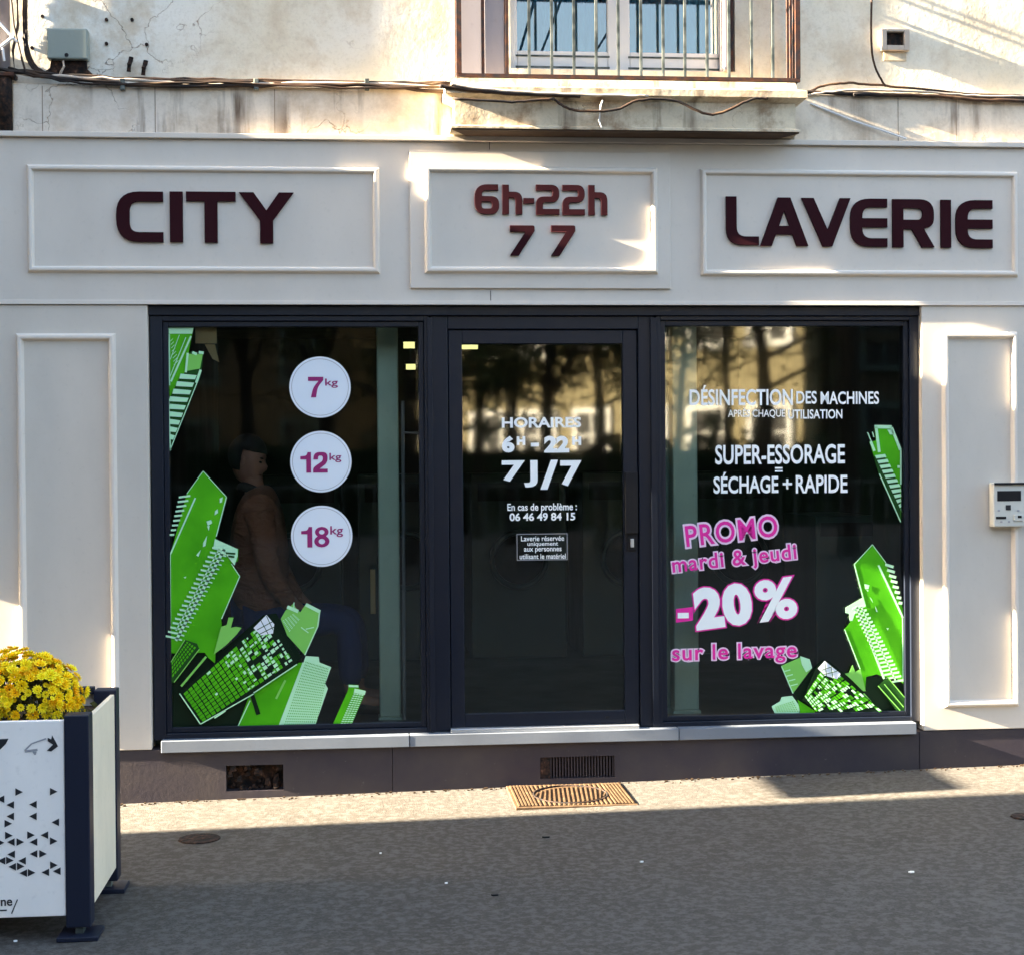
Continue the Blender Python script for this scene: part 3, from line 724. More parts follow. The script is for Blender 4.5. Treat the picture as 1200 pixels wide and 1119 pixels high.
def piece(name, polys, m, parent, z=None, mx=None):
    """polys in photo pixels"""
    if z is None: layer[0] += 1; z = layer[0]
    P_ = [[(mx(x) if mx else (x, y))[0] if False else (x, y) for x, y in p] for p in polys]
    return flat(name, [PP(p) for p in P_], YS-.0005-.0013*z, M[m], parent, .0008)

# --- left window, lower skyline print
sk = empty('skyline_sticker', U(290, 700, YG), 'large green city skyline sticker filling the lower left of the left window', 'sticker')
layer[0] = 0
z5 = lambda p: L4(p, 4.6154, 185, 690)
# dark ground mass
piece('shadow_mass', [z5([(75, 250), (200, 250), (300, 270), (350, 330), (570, 140), (640, 130), (780, 370), (500, 560), (430, 745), (110, 745), (75, 745)])], 'vinyl_blackgreen', sk)
# small back towers right
t = piece('tower', [z5([(665, 160), (690, 115), (715, 95), (735, 75), (745, 100), (770, 125), (800, 80), (880, 120), (865, 200), (795, 355), (700, 250)])], 'vinyl_lgreen', sk)
piece('windows', cells(z5([(670, 170), (735, 130), (770, 160), (710, 235)]), 5, 8, .55, .5), 'vinyl_mint', t)
piece('edge', [line(*z5([(875, 122), (865, 200)]), 1.6), line(*z5([(865, 200), (795, 355)]), 1.4), line(*z5([(800, 82), (878, 122)]), 4), line(*z5([(700, 95), (760, 120)]), 4)], 'vinyl_mint', t)
piece('antenna', [line(*z5([(735, 110), (737, 70)]), 1.2), line(*z5([(800, 215), (845, 205)]), 1.2), line(*z5([(775, 205), (815, 235)]), 1.2)], 'vinyl_mint', t)
# tall pale tower
t = piece('tower', [z5([(650, 740), (790, 390), (800, 360), (870, 365), (875, 395), (938, 420), (905, 510), (920, 535), (850, 738)])], 'vinyl_mint', sk)
piece('windows', cells(z5([(680, 735), (860, 735), (925, 425), (800, 385)]), 16, 24, .45, .45), 'vinyl_green', t)
# broad green wedge in front of it
t = piece('tower', [z5([(430, 745), (500, 560), (735, 400), (785, 395), (655, 742)])], 'vinyl_green', sk)
piece('edge', [line(*z5([(433, 742), (500, 600)]), 1.2), line(*z5([(655, 742), (787, 395)]), 1.6), line(*z5([(430, 741), (655, 739)]), 1.3)], 'vinyl_mint', t)
piece('mast', [line(*z5([(508, 560), (545, 675)]), 5)], 'vinyl_blackgreen', t)
piece('streak', [line(*z5([(640, 590), (690, 490)]), 2.5)], 'vinyl_lgreen', t)
# small tower far right
t = piece('tower', [z5([(945, 730), (1030, 540), (1032, 512), (1085, 515), (1088, 535), (1125, 548), (1048, 730)])], 'vinyl_green', sk)
piece('windows', cells(z5([(985, 728), (1048, 728), (1120, 555), (1065, 545)]), 4, 16, .8, .5), 'vinyl_mint', t)
piece('edge', [line(*z5([(1032, 520), (1085, 522)]), 2.5), line(*z5([(1062, 545), (1122, 558)]), 5), line(*z5([(946, 729), (1048, 729)]), 1.5)], 'vinyl_mint', t)
# back big towers (left)
z4 = L4
t = piece('tower', [z4([(105, 600), (120, 560), (215, 210), (320, 65), (470, 230), (400, 480), (400, 560), (545, 560), (540, 640), (500, 650), (555, 735), (435, 1010), (440, 1060), (400, 1180), (395, 1290), (350, 1250), (330, 1220), (110, 1225)])], 'vinyl_green', sk)
piece('edge', [line(*z4([(108, 600), (270, 235)]), 1.8), line(*z4([(110, 600), (112, 1225)]), 1.2), line(*z4([(320, 67), (468, 230)]), .9), line(*z4([(468, 230), (403, 480)]), 1.2), line(*z4([(553, 735), (437, 1005)]), 1.1), line(*z4([(500, 655), (553, 735)]), 1.0), line(*z4([(320, 65), (215, 210)]), .8)], 'vinyl_mint', t)
piece('sunlit_marks', [z4([(425, 240), (445, 230), (440, 262), (425, 268)]), z4([(395, 320), (412, 305), (415, 330), (392, 345)]), z4([(340, 385), (370, 375), (378, 395), (350, 412)]), z4([(345, 415), (362, 412), (355, 445)]), z4([(320, 520), (345, 475), (335, 540), (318, 548)]), z4([(275, 600), (305, 565), (290, 610)]), z4([(195, 740), (212, 735), (206, 748)])], 'vinyl_mint', t)
st_ = []
for k in range(9):       # striped side wall left of the tall tower
    a = Vector(z4([(165, 232)])[0]).lerp(Vector(z4([(100, 500)])[0]), k/9); b = Vector(z4([(238, 222)])[0]).lerp(Vector(z4([(122, 500)])[0]), k/9)
    st_.append(line(a, b, 2.3))
piece('balcony_stripes', st_, 'vinyl_mint', t)
t = piece('tower', [z4([(395, 495), (540, 560), (540, 605), (520, 665), (470, 600), (440, 590), (385, 550)])], 'vinyl_mint', sk)
st_ = []
a0, a1 = Vector(z4([(455, 560)])[0]), Vector(z4([(180, 1080)])[0])
st_.append(line(a0, a1+(a1-a0)*.12, 3.2))
for k in range(21):
    p = a0.lerp(a1, k/20*1.08); st_.append([tuple(p+Vector(d)) for d in ((-14, -2.6), (1.5, .6), (1.5, 2.8), (-14, -.3))]); st_.append([tuple(p+Vector(d)) for d in ((0, 1.2), (5, 2.6), (5, 4.2), (0, 3))])
st_.append(line(a0+Vector((-6, 0)), a1+Vector((-6, 0)), 1.6))
piece('balcony_stripes', st_, 'vinyl_mint', t)
piece('window_row', [line(*z4([(465, 585), (525, 590)]), 2), line(*z4([(480, 605), (520, 610)]), 2)], 'vinyl_dgreen', t)
# antenna bits
piece('tower', [z5([(305, 350), (345, 200), (375, 190), (385, 150), (412, 150), (398, 205), (425, 200), (455, 205), (430, 240), (370, 300)])], 'vinyl_lgreen', sk)
# small dark-green block lower left
t = piece('tower', [z5([(78, 500), (75, 390), (150, 270), (215, 290), (228, 320), (95, 500)])], 'vinyl_dgreen', sk)
piece('windows', cells(z5([(80, 480), (215, 310), (160, 275), (78, 390)]), 10, 4, .7, .6), 'vinyl_green', t)
piece('edge', [line(*z5([(92, 498), (228, 320)]), 1.1), line(*z5([(75, 390), (150, 270)]), 1), line(*z5([(130, 520), (265, 360)]), 2.5)], 'vinyl_lgreen', t)
# the big tilted glass tower in front
t = piece('tower', [z5([(120, 555), (385, 330), (590, 135), (640, 200), (735, 345), (760, 400), (520, 560), (240, 725), (220, 715), (180, 640)])], 'vinyl_blackgreen', sk)
cc = z5([(140, 560), (245, 715), (735, 385), (595, 150)])
piece('green_windows', cells(cc, 10, 19, .82, .80, .1, 3, grad=lambda u, v: 1.0 if v < .62 else .55), 'vinyl_green', t)
piece('lit_windows', cells(cc, 11, 22, .62, .62, .45, 5, grad=lambda u, v: .04 if v < .42 else (.35 if v < .62 else .62)), 'vinyl_mint', t)
piece('crown_glass', [z5([(520, 205), (590, 135), (632, 185), (625, 235), (560, 245)])], 'vinyl_disc', t)
piece('crown_bars', [line(*z5([(540, 215), (625, 170)]), .9), line(*z5([(550, 240), (630, 200)]), .9), line(*z5([(560, 165), (600, 240)]), .8), line(*z5([(590, 140), (625, 215)]), .8)], 'vinyl_dgreen', t)
piece('edge', [line(*z5([(122, 557), (235, 722)]), 1.3), line(*z5([(235, 722), (520, 560)]), 1.2), line(*z5([(310, 690), (370, 650)]), 1.6), line(*z5([(520, 555), (755, 400)]), 1.2)], 'vinyl_mint', t)

# --- left window, upper corner print
sk2 = empty('skyline_sticker', U(215, 450, YG), 'narrow green skyscraper sticker in the upper left corner of the left window', 'sticker')
layer[0] = 0; z6 = lambda p: L4(p, 6.58, 180, 370)
t = piece('tower', [z6([(112, 95), (310, 95), (295, 160), (240, 440), (125, 640)])], 'vinyl_green', sk2)
piece('roof', [z6([(115, 95), (310, 95), (298, 142), (118, 142)])], 'vinyl_mint', t)
piece('edge', [line(*z6([(120, 145), (122, 540)]), 2.2), line(*z6([(135, 510), (290, 160)]), 2.2), line(*z6([(130, 340), (200, 150)]), .8), line(*z6([(128, 470), (250, 170)]), .9)] + [line(*z6([(130+i*4, 200+i*26), (150+i*6, 180+i*24)]), .7) for i in range(8)], 'vinyl_mint', t)
t = piece('tower', [z6([(125, 640), (200, 480), (255, 430), (262, 295), (300, 275), (330, 300), (350, 275), (385, 280), (375, 400), (360, 480), (265, 700), (130, 1040)])], 'vinyl_dgreen', sk2)
piece('crown', [z6([(262, 295), (300, 300), (380, 300), (360, 410), (250, 430)])], 'vinyl_lgreen', t)
piece('crown_trim', [line(*z6([(265, 290), (250, 440)]), 2.5), line(*z6([(300, 285), (335, 300)]), 3), line(*z6([(350, 285), (388, 290)]), 3.2), line(*z6([(365, 420), (330, 520)]), 3)], 'vinyl_mint', t)
st_ = []
for k in range(9):
    y = 450+k*58; a = max(118, 245-(k+1)*27-18); b = 325-k*21
    st_.append(z6([(a+10, y), (b+10, y+12), (b-4, y+44), (a, y+38)]))
piece('balcony_stripes', st_, 'vinyl_mint', t)
piece('edge', [line(*z6([(345, 500), (130, 1035)]), 1.0), line(*z6([(118, 640), (132, 1040)]), 1.4)], 'vinyl_mint', t)

# --- right window, tall print
sk3 = empty('skyline_sticker', U(1000, 760, YG), 'large green skyline sticker in the lower right corner of the right window', 'sticker')
layer[0] = 0; z7 = lambda p: L4(p, 4.865, 895, 630)
piece('shadow_mass', [z7([(170, 880), (320, 700), (370, 700), (470, 780), (580, 860), (590, 790), (680, 800), (795, 800), (795, 988), (220, 992)])], 'vinyl_blackgreen', sk3)
t = piece('tower', [z7([(98, 728), (205, 680), (270, 745), (165, 885)])], 'vinyl_lgreen', sk3)
piece('edge', [line(*z7([(100, 730), (165, 885)]), 1.2)] + [line(*z7([(115+i*12, 760+i*27), (150+i*14, 750+i*27)]), 1.2) for i in range(4)] + [z7([(205, 672), (260, 690), (275, 740), (240, 765), (215, 720)])], 'vinyl_mint', t)
t = piece('tower', [z7([(42, 958), (90, 930), (100, 905), (160, 898), (205, 960), (200, 996), (60, 997)])], 'vinyl_mint', sk3)
piece('windows', cells(z7([(60, 960), (165, 925), (200, 990), (70, 990)]), 9, 6, .6, .5), 'vinyl_lgreen', t)
piece('tower', [z7([(190, 920), (290, 985), (285, 995), (205, 995)])], 'vinyl_green', sk3)
t = piece('tower', [z7([(510, 150), (615, 35), (690, 140), (790, 400), (792, 830), (740, 790), (680, 790), (640, 775), (580, 790), (575, 870), (545, 750), (455, 520), (490, 480), (480, 420), (560, 345)])], 'vinyl_green', sk3)
piece('edge', [line(*z7([(650, 155), (790, 455)]), 2.2), line(*z7([(512, 150), (575, 390)]), 1.3), line(*z7([(615, 37), (692, 140)]), .9), line(*z7([(788, 455), (790, 820)]), 1.2), line(*z7([(457, 520), (545, 745)]), 1.1), line(*z7([(615, 37), (512, 150)]), .9)], 'vinyl_mint', t)
piece('sunlit_marks', [z7([(570, 262), (598, 268), (592, 290), (575, 290)]), z7([(580, 295), (592, 296), (590, 305)]), z7([(600, 335), (612, 350), (618, 370)]), z7([(630, 385), (645, 420), (636, 418)]), z7([(695, 512), (708, 512), (702, 525)])], 'vinyl_mint', t)
st_ = []
for k in range(8):
    a = Vector(z7([(688, 150)])[0]).lerp(Vector(z7([(775, 400)])[0]), k/8); b = Vector(z7([(735, 165)])[0]).lerp(Vector(z7([(792, 400)])[0]), k/8)
    st_.append(line(a, b, 3.2))
piece('balcony_stripes', st_, 'vinyl_mint', t)
t = piece('tower', [z7([(460, 395), (555, 340), (575, 385), (520, 410), (500, 470), (485, 470), (480, 430), (460, 425)])], 'vinyl_mint', sk3)
st_ = []; a0, a1 = Vector(z7([(525, 390)])[0]), Vector(z7([(745, 810)])[0])
st_ += [line(a0, z7([(680, 800)])[0], 2.4), line(a0+Vector((5, 0)), a1, 1.6)]
for k in range(20):
    p = a0.lerp(a1, k/19); s = -3+k*-.2
    st_.append([tuple(p+Vector(d)) for d in ((s-2, 1.6), (9, -1.8), (9, .6), (s-2, 3.6))])
piece('balcony_stripes', st_, 'vinyl_mint', t)
piece('tower', [z7([(455, 770), (480, 765), (500, 720), (515, 760), (545, 745), (575, 870), (560, 870), (500, 810)])], 'vinyl_lgreen', sk3)
t = piece('tower', [z7([(645, 840), (700, 790), (795, 900), (795, 980), (750, 980)])], 'vinyl_dgreen', sk3)
piece('edge', [line(*z7([(645, 840), (770, 980)]), 1.1), line(*z7([(700, 792), (795, 905)]), 1.0), line(*z7([(680, 830), (790, 960)]), .9), line(*z7([(560, 885), (640, 975)]), 3)], 'vinyl_lgreen', t)
t = piece('tower', [z7([(215, 925), (290, 740), (340, 695), (460, 800), (660, 975), (640, 988), (300, 990), (230, 930)])], 'vinyl_blackgreen', sk3)
cc = z7([(225, 900), (345, 1060), (670, 985), (345, 710)])
cells3 = [c for c in cells(cc, 9, 16, .8, .8, .15, 3, .85) if max(y for x, y in c) < 833]
piece('green_windows', cells3, 'vinyl_green', t)
piece('lit_windows', [c for c in cells(cc, 10, 18, .6, .62, .4, 8, .62) if max(y for x, y in c) < 833], 'vinyl_mint', t)
piece('crown_glass', [z7([(300, 740), (340, 697), (430, 770), (410, 800), (340, 780)])], 'vinyl_disc', t)
piece('crown_bars', [line(*z7([(320, 750), (380, 730)]), .8), line(*z7([(330, 775), (410, 755)]), .8), line(*z7([(340, 705), (350, 785)]), .7), line(*z7([(375, 730), (385, 790)]), .7)], 'vinyl_dgreen', t)

# --- right window, upper print
sk4 = empty('skyline_sticker', U(1040, 550, YG), 'small green skyscraper sticker halfway up the right edge of the right window', 'sticker')
layer[0] = 0; z8 = lambda p: L4(p, 8, 1010, 480)
t = piece('tower', [z8([(115, 150), (275, 150), (300, 220), (365, 380), (365, 1065), (340, 1010), (160, 620), (110, 440), (70, 310), (130, 290)])], 'vinyl_green', sk4)
piece('shaded_face', [z8([(110, 440), (200, 420), (350, 720), (365, 1065), (160, 620)])], 'vinyl_dgreen', t)
piece('trim', [line(*z8([(115, 162), (275, 165)]), 4), line(*z8([(130, 165), (160, 400)]), 3.2), line(*z8([(275, 170), (358, 380)]), 3.2), line(*z8([(362, 380), (362, 700)]), 1.8), line(*z8([(330, 535), (365, 535)]), 3), line(*z8([(80, 300), (115, 390)]), 3), line(*z8([(50, 215), (85, 300)]), 1.2), line(*z8([(95, 210), (110, 260)]), 1.2), line(*z8([(160, 600), (360, 1050)]), 1.3), z8([(235, 190), (285, 190), (300, 235), (260, 235)])], 'vinyl_mint', t)
st_ = []
for k in range(12):
    x = 118+k*22; y = 430+k*46
    st_.append(z8([(x, y), (min(362, x+95), y-12), (min(366, x+108), y+16), (x+14, y+30)]))
piece('balcony_stripes', st_, 'vinyl_mint', t)

# --- door lettering
dl = empty('door_lettering', U(636, 540, YG), 'white opening hours lettering HORAIRES 6H-22H 7J/7 with phone number on the door glass', 'lettering')
def dt(s, x0, y0, x1, y1, off=.03, space=1.0, m='vinyl_white'): return put_text('text_line', s, rect(x0, y0, x1, y1, YG), YS-.001, M[m], dl, off, space=space)
dt('HORAIRES', 588, 489, 681, 501.5, .03); dt('6', 588, 511, 603, 530.5, .06); dt('H', 605.5, 511.5, 615.5, 522, .06); dt('-', 622, 519, 631.5, 523.5, .04); dt('22', 637.5, 511, 667, 530.5, .06, 1.02); dt('H', 670.5, 511.5, 681, 522, .06)
dt('7J', 588, 539.5, 630, 571, .035, 1.25); dt('/', 633, 539, 654, 573.5, .035); dt('7', 656.5, 539.5, 681.5, 569.5, .035)
dt('En cas de problème :', 594.5, 589.5, 676, 600.5, .02); dt('06 46 49 84 15', 597, 600.5, 674, 610, .03)
nb = rect(605.5, 625, 665, 656, YG)
bm = bmesh.new(); w = .0035
for b in ((nb[0], nb[1], nb[2], nb[2]+w), (nb[0], nb[1], nb[3]-w, nb[3]), (nb[0], nb[0]+w, nb[2]+w, nb[3]-w), (nb[1]-w, nb[1], nb[2]+w, nb[3]-w)): add_box(bm, b[0], b[1], YS-.002, YS-.001, b[2], b[3])
fin('notice_border', bm, M['print_grey'], dl)
for i, (s, x0, x1) in enumerate((('Laverie réservée', 610.5, 661), ('uniquement', 618, 654), ('aux personnes', 614, 658), ('utilisant le matériel', 609, 663))):
    dt(s, x0, 627.5+7*i, x1, 633+7*i+.6, .015)

# --- right window lettering
rl = empty('window_lettering', U(915, 520, YG), 'white service lettering on the right window reading désinfection des machines, super-essorage, séchage + rapide', 'lettering')
def rt(s, x0, y0, x1, y1, off=.02): return put_text('text_line', s, rect(x0, y0, x1, y1, YG), YS-.001, M['vinyl_white'], rl, off)
rt('DÉSINFECTION', 808, 451.5, 929, 475.5); rt('DES', 933, 458.5, 957, 473.5); rt('MACHINES', 961.5, 459, 1030, 474)
rt('APRÈS CHAQUE', 853, 478, 920, 490.5, .01); rt('UTILISATION', 923.5, 480, 987, 491)
rt('SUPER-ESSORAGE', 838, 521, 990, 544); rt('=', 908, 547.5, 917, 553); rt('SÉCHAGE', 836, 553, 912, 578); rt('+', 917, 561, 928, 573); rt('RAPIDE', 932.5, 556.5, 993, 577.5)

pl = empty('promo_lettering', U(860, 690, YG), 'pink and white promo lettering offering minus 20% on washing, on the right window', 'lettering')
def pt(s, cx, cy, w, h, rot, o1, o2, m1, m2, k=0, space=1.06):
    q = rect(cx-w/2, cy-h/2, cx+w/2, cy+h/2, YG)
    put_text('outline', s, q, YS-.001-.002*k, M[m2], pl, o2, R(rot), o1, space)
    put_text('text_line', s, q, YS-.0022-.002*k, M[m1], pl, o1, R(rot), o1, space)
pt('PROMO', 857, 622, 108, 25, 6, .014, .085, 'vinyl_pink', 'vinyl_palepink', 0, 1.12)
pt('mardi & jeudi', 860.5, 656.5, 146, 24, 5.5, .016, .08, 'vinyl_pink', 'vinyl_palepink', 0, 1.1)
pt('sur le lavage', 860.5, 765.5, 146, 24, .5, .016, .08, 'vinyl_pink', 'vinyl_palepink', 0, 1.1)
pt('20', 847, 710, 68, 50, 6.5, .06, .085, 'vinyl_white', 'vinyl_pink', 0, 1.08)
pt('%', 909, 702, 48, 49, 6.5, .035, .06, 'vinyl_white', 'vinyl_pink', 0)
q = rect(792, 713, 812, 729, YG); flat('dash_box', [[(q[0], q[2]), (q[1], q[2]+.01), (q[1], q[3]+.01), (q[0], q[3])]], YS-.001, M['vinyl_pink'], pl)
q = rect(794, 717.5, 807, 724, YG); flat('dash', [[(q[0], q[2]), (q[1], q[2]), (q[1], q[3]), (q[0], q[3])]], YS-.003, M['vinyl_white'], pl)

# ================================================================= KEYPAD
q = rect(1163, 566, 1203, 617, -.05)
kp = fin('access_keypad', B((q[0], q[1], -.062, -.0005, q[2], q[3])), M['plastic_white'], None, .007)
tag(kp, 'cream plastic access keypad with dark display on the right pilaster', 'keypad')
def kq(x0, y0, x1, y1, m, name, d=.003):
    q = rect(x0, y0, x1, y1, -.062); return fin(name, B((q[0], q[1], -.062-d, -.0622, q[2], q[3])), M[m], kp, .001)
kq(1165, 565.5, 1201, 568, 'black', 'hood_lip', .012)
kq(1168.5, 575, 1196.5, 587, 'black', 'display', .002)
kq(1178.5, 591.5, 1184.5, 597.5, 'print_black', 'button')
for x, y in ((1169, 597), (1192, 597), (1172, 610), (1181, 610)): kq(x, y, x+2.6, y+2.2, 'print_grey', 'button')
kq(1167, 605, 1179, 608, 'black', 'card_slot'); kq(1188, 603, 1198.5, 610, 'plastic_white', 'latch', .008); kq(1192, 603.8, 1196.5, 606.8, 'black', 'lens', .010)

# ================================================================= INTERIOR
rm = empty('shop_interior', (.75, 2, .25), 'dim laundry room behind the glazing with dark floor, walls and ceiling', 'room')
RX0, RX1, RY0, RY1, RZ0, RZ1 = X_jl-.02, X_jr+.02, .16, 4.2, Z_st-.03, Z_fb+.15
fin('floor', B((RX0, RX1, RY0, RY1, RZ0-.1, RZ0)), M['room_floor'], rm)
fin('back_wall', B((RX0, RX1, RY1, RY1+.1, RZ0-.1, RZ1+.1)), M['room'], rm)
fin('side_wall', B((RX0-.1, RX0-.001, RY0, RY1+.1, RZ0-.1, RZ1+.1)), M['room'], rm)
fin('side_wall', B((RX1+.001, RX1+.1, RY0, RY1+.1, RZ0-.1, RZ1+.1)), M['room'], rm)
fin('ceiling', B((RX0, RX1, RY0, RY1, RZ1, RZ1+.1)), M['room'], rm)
def col_at(x0, x1, Y, label, m='teal_post', yb=900):
    a, b = UX(x0, 600, Y), UX(x1, 600, Y); o = empty('interior_post', ((a+b)/2, Y, RZ0), label, 'post')
    fin('shaft', B((a, b, Y, Y+.12, RZ0+.06, RZ1)), M[m], o, .01); fin('base', B((a-.008, b+.008, Y-.008, Y+.128, RZ0, RZ0+.06)), M[m], o, .004)
col_at(443, 468, .35, 'pale teal square post just inside the left window')
col_at(789, 818, .35, 'pale teal square post just inside the right window, wider one')
col_at(777, 785, .5, 'narrow pale post at the left edge of the right window')
bm = bmesh.new(); add_tube(bm, [(UX(472, 470, .3), .3, UZ(472, 470, .3)), (UX(474, 843, .3), .3, UZ(474, 843, .3))], .009, 10)
rod = fin('metal_rod', bm, M['sill'], None); tag(rod, 'thin pale vertical rod beside the teal post inside the left window', 'rod')
bm = bmesh.new(); a = U(472, 507, .3); add_tube(bm, [a, a+Vector((.085, 0, -.005))], .006, 8); fin('hook', bm, M['sill'], rod)
q = rect(434, 667, 440, 719, .5); tag(fin('wooden_bar', B((q[0], q[1], .5, .53, q[2], q[3])), M['tan'], None, .003), 'short upright khaki bar hanging inside the left window below the 18 kg sticker', 'bar')
q = rect(229, 383, 254, 403, .12)
cbd = fin('card_notice', B((q[0], q[1], .115, .119, q[2], q[3])), M['tan'], None); tag(cbd, 'tan cardboard notice hung in the upper left of the left window', 'notice')
bm = bmesh.new(); add_prism(bm, PP([(240, 404), (252, 404), (257, 425), (249, 421)], .12), 'y', .116, .118); fin('torn_corner', bm, M['tan'], cbd)
# lamps
for x0, y0, x1, y1, lab in ((473, 401, 486, 408, 'upper small lit lamp seen through the right edge of the left window'), (476, 427, 487, 433, 'lower small lit lamp seen through the right edge of the left window'), (539, 404.5, 560, 409, 'small lit ceiling tube seen at the upper left of the door glass')):
    q = rect(x0, y0, x1, y1, 3.0); l = empty('ceiling_lamp', ((q[0]+q[1])/2, 3.0, q[3]), lab, 'lamp')
    fin('diffuser', B((q[0], q[1], 3.0, 3.05, q[2], q[3])), M['lamp'], l); fin('housing', B((q[0]-.01, q[1]+.01, 3.0, 3.06, q[3]+.001, q[3]+.03)), M['machine'], l)
    fin('hanger', B(((q[0]+q[1])/2-.005, (q[0]+q[1])/2+.005, 3.02, 3.04, q[3]+.031, RZ1)), M['machine'], l)
# washing machines along the back wall
for i in range(5):
    x = RX0+.25+i*.82; big = i % 2
    wm = empty('washing_machine', (x+.35, 3.7, RZ0), ['dark teal washing machine against the back wall, %s from the left' % s for s in ('first', 'second', 'third', 'fourth', 'fifth')][i], 'washing machine', 'washing machines along the back wall')
    fin('cabinet', B((x, x+.70, 3.3, 4.1, RZ0, RZ0+1.35)), M['machine'], wm, .01)
    bm = bmesh.new(); c = Vector((x+.35, 3.28, RZ0+.72)); add_tube(bm, [c+Vector((.2*math.cos(a*.3142), 0, .2*math.sin(a*.3142))) for a in range(21)], .022, 8); dd = fin('door_ring', bm, M['machine'], wm, smooth=True)
    bm = bmesh.new(); bmesh.ops.create_circle(bm, cap_ends=True, segments=24, radius=.19, matrix=Matrix.Translation((c.x, 3.285, c.z)) @ Matrix.Rotation(math.pi/2, 4, 'X')); fin('door_glass', bm, M['black'], wm)
    fin('control_panel', B((x+.05, x+.65, 3.288, 3.299, RZ0+1.15, RZ0+1.28)), M['black'], wm)
# tall dryer near the right window
q = rect(956, 604, 1040, 800, .9)
dr = fin('dryer', B((q[0], q[1]+.2, .9, 1.6, RZ0, q[3])), M['machine'], None, .01); tag(dr, 'dark teal machine standing close behind the right window beside the promo lettering', 'machine')
bm = bmesh.new(); c = Vector(((q[0]+q[1])/2+.1, .88, .62)); add_tube(bm, [c+Vector((.14*math.cos(a*.3142), 0, .14*math.sin(a*.3142))) for a in range(21)], .015, 8); fin('door_ring', bm, M['machine'], dr, smooth=True)
fin('control_panel', B((q[0]+.03, q[1]+.17, .892, .899, q[3]-.12, q[3]-.04)), M['black'], dr)

# ----------------------------------------------------------------- seated person
PY = .62
sc = (8.2+PY)/FPX
def SP(px, py, dy=0): p = U(px, py, PY); return Vector((p.x, PY+dy, p.z))
def skin(name, verts, edges, radii, m, parent, sub=2, root=0):
    me = bpy.data.meshes.new(name); me.from_pydata([tuple(v) for v in verts], edges, []); me.update()
    o = link(name, me, m, parent)
    md = o.modifiers.new('skin', 'SKIN'); md.use_smooth_shade = True
    for i, r in enumerate(radii):
        rr = r if isinstance(r, tuple) else (r, r); me.skin_vertices[0].data[i].radius = rr
    me.skin_vertices[0].data[root].use_root = True
    s = o.modifiers.new('sub', 'SUBSURF'); s.levels = sub; s.render_levels = sub
    return o
person = empty('person', (SP(300, 735).x, PY, RZ0), 'person in a rust brown jacket, dark cap and blue jeans sitting behind the left window', 'person')
pel = SP(302, 728); chest = SP(304, 620); neck = SP(298, 572); head = SP(294, 545)
sL = SP(306, 592, -.19); sR = SP(306, 592, .19)
eL = SP(318, 668, -.24); eR = SP(322, 668, .24); hL = SP(352, 712, -.12); hR = SP(358, 712, .12)
hipL = SP(304, 730, -.10); hipR = SP(304, 730, .10); kL = SP(408, 724, -.12); kR = SP(414, 724, .12)
aL = SP(412, 815, -.12); aR = SP(420, 815, .12)
toeL = aL+Vector((.17, 0, -.03)); toeR = aR+Vector((.17, 0, -.03))
V = [pel, chest, neck, head, sL, eL, hL, sR, eR, hR, hipL, kL, aL, toeL, hipR, kR, aR, toeR]
E = [(0, 1), (1, 2), (2, 3), (1, 4), (4, 5), (5, 6), (1, 7), (7, 8), (8, 9), (0, 10), (10, 11), (11, 12), (12, 13), (0, 14), (14, 15), (15, 16), (16, 17)]
rad = [.13, .13, .055, .07, .055, .042, .028, .055, .042, .028, .085, .06, .042, .035, .085, .06, .042, .035]
# fingers
for hi, h in ((6, hL), (9, hR)):
    for k in range(5):
        dy = (-.03+.018*k); L = (.055, .08, .085, .075, .05)[k]
        V += [h+Vector((.035, dy, -.004)), h+Vector((.035+L*.6, dy*1.15, -.012)), h+Vector((.035+L, dy*1.1, -.03))]
        n0 = len(V)-3; E += [(hi, n0), (n0, n0+1), (n0+1, n0+2)]; rad += [.012, .009, .007]
skin('body', V, E, rad, M['skin'], person)
# head shape
bm = bmesh.new(); bmesh.ops.create_uvsphere(bm, u_segments=24, v_segments=16, radius=1)
for v in bm.verts:
    x, y, z = v.co; fw = max(0, x)
    v.co = Vector((x*.098, y*(.078-.012*max(0, -z)), z*.122))
    if fw > .85 and abs(y) < .25 and -.35 < z < .1: v.co.x += .022*(1-abs(y)*3)        # nose
    if fw > .8 and abs(y) < .5 and .12 < z < .32: v.co.x -= .006                        # eye sockets
    if fw > .6 and z < -.7: v.co.x += .014                                              # chin
bmesh.ops.transform(bm, matrix=Matrix.Translation(SP(292, 541)) @ Matrix.Rotation(R(14), 4, 'Y') @ Matrix.Rotation(R(-25), 4, 'Z'), verts=bm.verts)
hd = fin('head', bm, M['skin'], person, smooth=True)
HM = Matrix.Translation(SP(292, 541)) @ Matrix.Rotation(R(14), 4, 'Y') @ Matrix.Rotation(R(-25), 4, 'Z')
for sy in (-1, 1):
    for nm, c_, sz in (('eye', (.086, sy*.030, .012), (.008, .012, .006)), ('eyebrow', (.088, sy*.031, .034), (.007, .017, .004)), ('ear', (.0, sy*.076, -.005), (.018, .008, .030))):
        bm = bmesh.new(); bmesh.ops.create_uvsphere(bm, u_segments=10, v_segments=8, radius=1)
        bmesh.ops.transform(bm, matrix=HM @ Matrix.Translation(c_) @ Matrix.Diagonal((*sz, 1)), verts=bm.verts)
        fin(nm, bm, M['skin'] if nm == 'ear' else M['cap'], hd, smooth=True)
bm = bmesh.new(); bmesh.ops.create_uvsphere(bm, u_segments=10, v_segments=8, radius=1)
bmesh.ops.transform(bm, matrix=HM @ Matrix.Translation((.083, 0, -.058)) @ Matrix.Diagonal((.008, .022, .005, 1)), verts=bm.verts); fin('mouth', bm, M['jacket'], hd, smooth=True)
